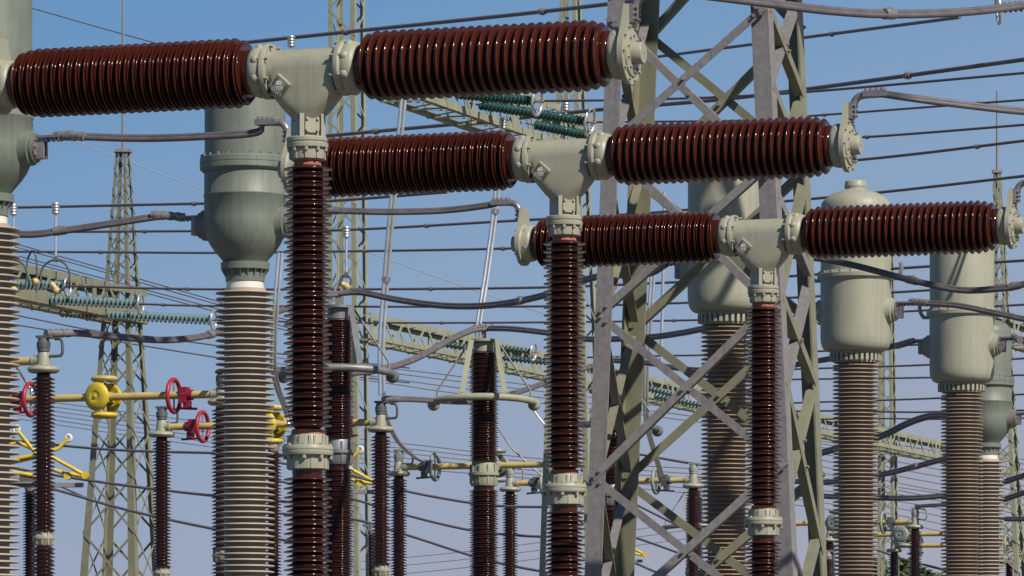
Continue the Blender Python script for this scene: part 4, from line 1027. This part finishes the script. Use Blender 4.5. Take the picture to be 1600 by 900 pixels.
wire('conductor behind the tower braces above the far arrester', [(930,697),(1000,710),(1100,727),(1190,735)], 4, 66, 64)
wire('conductor behind the tower braces beside the far arrester', [(930,757),(1003,793),(1062,822),(1130,850)], 4, 70, 68)
wire('conductor behind the lower tower braces', [(930,820),(993,840),(1058,863),(1130,890)], 4, 72, 70)
wire('conductor low at the tower foot', [(930,855),(993,880),(1023,893),(1080,915)], 4, 74, 72)
wire('dark conductor slanting behind the two far posts at right', [(1340,848),(1407,872),(1473,890),(1540,908)], 4, 92, 90)
for k, v0 in enumerate((574,581,590,598)):
    wire('thin far line wire below the long girder', [(420,v0-24),(600,v0),(725,v0+15+k),(1080,v0+60),(1300,v0+98),(1640,v0+150)], 1.7, 150, 150, group='far line wires below the girder')
for k in range(6):
    v0 = 620 + k*6.5
    wire('thin far line wire slanting across the lower picture', [(-20,v0-5),(340,v0+42+k),(640,v0+74+k),(860,v0+98),(1290,v0+128+k*3),(1640,v0+176+k*8)], 1.5, 170, 170, group='far line wires in the lower sky')
for k in range(6):
    v0 = 640 + k*9
    wire('thin far line wire at right below the long girder', [(1180,v0+34),(1290,v0+50+k),(1400,v0+70+k*2),(1475,v0+84+k*2),(1640,v0+118)], 1.6, 160, 160, group='far line wires at right')
for k, v0 in enumerate((868,880,893)):
    wire('faint far line wire close to the bottom', [(560,v0+10),(735,v0-7),(900,v0-28),(1100,v0-55)], 1.2, 190, 190, group='faint far line wires')

# ------------------------------------------------------------------ bright down-droppers
def dropper(label, pts, t, twin=True, group='bright aluminium droppers', m='alu', sleeves=()):
    W = [P(*p) for p in pts]; C = catmull(W, 8); org = W[0].copy(); D = W[0].y; r = t/F*D/2
    b = MB()
    if twin:
        for s_ in (-1,1): b.tube([p + Vector((s_*r*0.55, s_*r*.3, 0)) for p in C], r*0.5, 10)
    else: b.tube(C, r, 10)
    o = b.build('dropper_tube', m, None, origin=org); tag(o, label, 'dropper', group)
    for f in sleeves:
        i = int(f*(len(C)-2)); p = C[i]; d = (C[i+1]-C[i]).normalized()
        b = MB(); b.cyl(p-d*r*0.8, p+d*r*0.8, r*1.08, r*1.08, 12); b.box(p, (r*2.6, r*0.9, r*0.8)); b.build('clamp', 'clamp', o, origin=org)
dropper('bright leaning twin tube dropping to the middle yellow-arm post', [(634,100,50), (627,190,50), (612,330,50.1), (602,450,50.2), (596,540,50.2), (597,618,50.2)], 11, sleeves=(0.6,))
dropper('twin tube curving down beside the middle yellow-arm post to the grey-ringed disconnector', [(600,640,51), (606,660,52.5), (622,690,55), (645,712,57), (662,722,58.5)], 8)
dropper('bright leaning tube dropping onto the ringed arrester cap', [(779,270,51.4), (772,340,51.4), (760,430,51.3), (748,505,51.2), (747,528,51.2)], 10, sleeves=(0.25,))
dropper('bright bent tube between the weathered tank insulator and the tallest column', [(438,395,46), (431,480,46), (427,560,46.2), (432,600,46.5), (447,640,47), (455,665,47)], 10)
dropper('bright tube behind the olive tower leg curving to a grey ring', [(1022,400,59), (1015,500,59), (1009,600,59.2), (1011,660,59.6), (1022,705,60.4), (1034,742,61.2)], 9)
dropper('thin bright tube right of the olive tower leg', [(1038,300,58), (1036,430,58), (1033,565,58)], 5, twin=False)
dropper('short bright tube at the far left behind the left insulator', [(-10,530,47), (20,565,47), (38,592,47.2), (50,612,47.2)], 5, twin=False)
dropper('bright stay slanting right of the ringed arrester', [(778,668,60), (800,700,60), (835,733,60), (858,752,60)], 2.6, twin=False, m='clamp')
dropper('short bright stay below the ring ball of the ringed arrester', [(828,632,58), (840,650,58), (858,672,58)], 3.2, twin=False)
dropper('thin bright tube between the right tower legs, low', [(1236,690,60),(1245,720,60),(1252,748,60),(1258,790,60)], 5, twin=False)

# ------------------------------------------------------------------ hooks and hangers on the conductors
def hanger(label, u, v0, v1, D, ring=0, coil=True):
    p0, p1 = P(u, v0, D), P(u, v1, D); org = p0.copy(); px = D/F
    root = empty('conductor_hanger', label, 'hanger', org, 0, 'hangers on the conductors')
    b = MB(); b.cyl(p0, p1, 2.0*px, 2.0*px, 8); b.build('rod', 'alu', root, origin=org)
    b = MB()
    for k in range(4): b.torus(p0 + Vector((0,0,(4 - k*4.4)*px)), (0,0,1), 4.2*px, 2.2*px, 16, 8)
    b.build('grip', 'alu', root, origin=org)
    if ring:
        c = P(u-1, v1+ring*1.05, D)
        b = MB(); b.torus(c, (0.35,1,0), ring*px, 1.7*px, 32, 8); b.box(p1, (6*px,4*px,9*px)); b.build('hook_ring', 'head', root, origin=org)
        b = MB(); b.ball(c + Vector((2*px,0,-ring*.9*px)), 6*px, 10); b.cyl(c + Vector((-6*px,0,-ring*.45*px)), c + Vector((4*px,0,-ring*.95*px)), 4.5*px, 4.5*px, 10); b.build('resin_handle', 'hook', root, origin=org)
hanger('hanger with a dark hook ring before the left girder', 87, 323, 405, 71, ring=25)
hanger('hanger close to the left frame edge insulator', 21, 325, 405, 71, ring=25)
hanger('hanger with a short hook right of the tallest breaker column', 541, 360, 430, 66, ring=9)
hanger('coiled grip on the top conductor above the first breaker housing', 455, 62, 78, 55)
hanger('coiled grip on the conductor above the middle chamber, left of its housing', 786, 190, 218, 52)
hanger('thin hanger in front of the spire, above the middle breaker housing', 884, 162, 235, 53.6)
def loop_wire(label, u, v0, v1, w, D):
    a = catmull([P(u,v0,D), P(u-w*.5,v0+(v1-v0)*.25,D), P(u-w*.6,v0+(v1-v0)*.6,D), P(u-w*.3,v1,D)],6)
    c = catmull([P(u+2,v0,D), P(u+w*.5,v0+(v1-v0)*.2,D), P(u+w*.6,v0+(v1-v0)*.7,D), P(u+w*.55,v1+12,D)],6)
    b = MB(); b.tube(a, 1.6*D/F, 6); b.tube(c, 1.6*D/F, 6)
    o = b.build('wire_loop', 'head', None, origin=P(u,v0,D)); tag(o, label, 'wire loop')
    b = MB(); b.ball(P(u+w*.4,v1-5,D), 6*D/F, 10); b.cyl(P(u,v1-3,D),P(u+w*.5,v1-8,D),4*D/F,4*D/F,8); b.build('resin_handle','hook',o,origin=P(u,v0,D))
loop_wire('dark wire loop hanging above the middle pale glass string', 50, 391, 445, 13, 71.5)
# arcing ring and string at the top right corner
disc_string('insulator discs with a bright ring at the top right corner', P(1640,6,47), P(1566,12,47), 9, 0.055, 'tank_old')

# ------------------------------------------------------------------ trees on the horizon
def tree(label, u, v_top, D, w):
    zt = P(u, v_top, D).z; org = Vector((P(u,0,D).x, D, 0))
    root = empty('tree', label, 'tree', org, 0, 'trees beyond the yard')
    rnd = random.Random(int(u))
    b = MB(); b.cyl((0,0,0),(0.1,0,zt*.55),0.22,0.12,10)
    tips = []
    for i in range(12):
        a = rnd.uniform(0,2*PI); h = rnd.uniform(.3,.6)*zt; r = rnd.uniform(.4,.95)*w
        e = Vector((r*math.cos(a), r*math.sin(a), h + rnd.uniform(.12,.36)*zt)); tips.append(e)
        b.tube([(0,0,h*.8), Vector((0,0,h)).lerp(e,.5)+Vector((0,0,.15)), e], [0.09,0.06,0.025], 6)
    b.build('trunk', 'bark', root)
    b = MB()
    cl = tips + [Vector((rnd.uniform(-.6,.6)*w, rnd.uniform(-.6,.6)*w, rnd.uniform(.55,.93)*zt)) for _ in range(22)]
    for c in cl:
        R = rnd.uniform(.35,.7)*min(1.4, w*.45)
        for k in range(130):
            d = Vector((rnd.gauss(0,1), rnd.gauss(0,1), rnd.gauss(0,.8))); d = d.normalized() * R * rnd.uniform(.3,1.05)
            p = c + d
            if p.z > zt: p.z = zt - rnd.uniform(0,.5)
            s = rnd.uniform(.09,.18); n = Vector((rnd.gauss(0,1), rnd.gauss(0,1), rnd.gauss(.6,1))).normalized(); _, A, B = frame_of(n)
            b.add([p-A*s, p-B*s*.5, p+A*s, p+B*s*.5], [(0,1,2,3)])
    b.build('crown', 'leaf', root)
tree('dark tree crown low between the two far disconnector posts', 1403, 853, 150, 1.5)
tree('low rounded tree crown left of the rightmost pale insulator', 1455, 880, 155, 1.7)
tree('tree crown low behind the yellow tangle at the right edge', 1592, 872, 160, 1.6)
tree('tree crown seen low beside the domed tank insulator foot', 1283, 885, 165, 1.5)
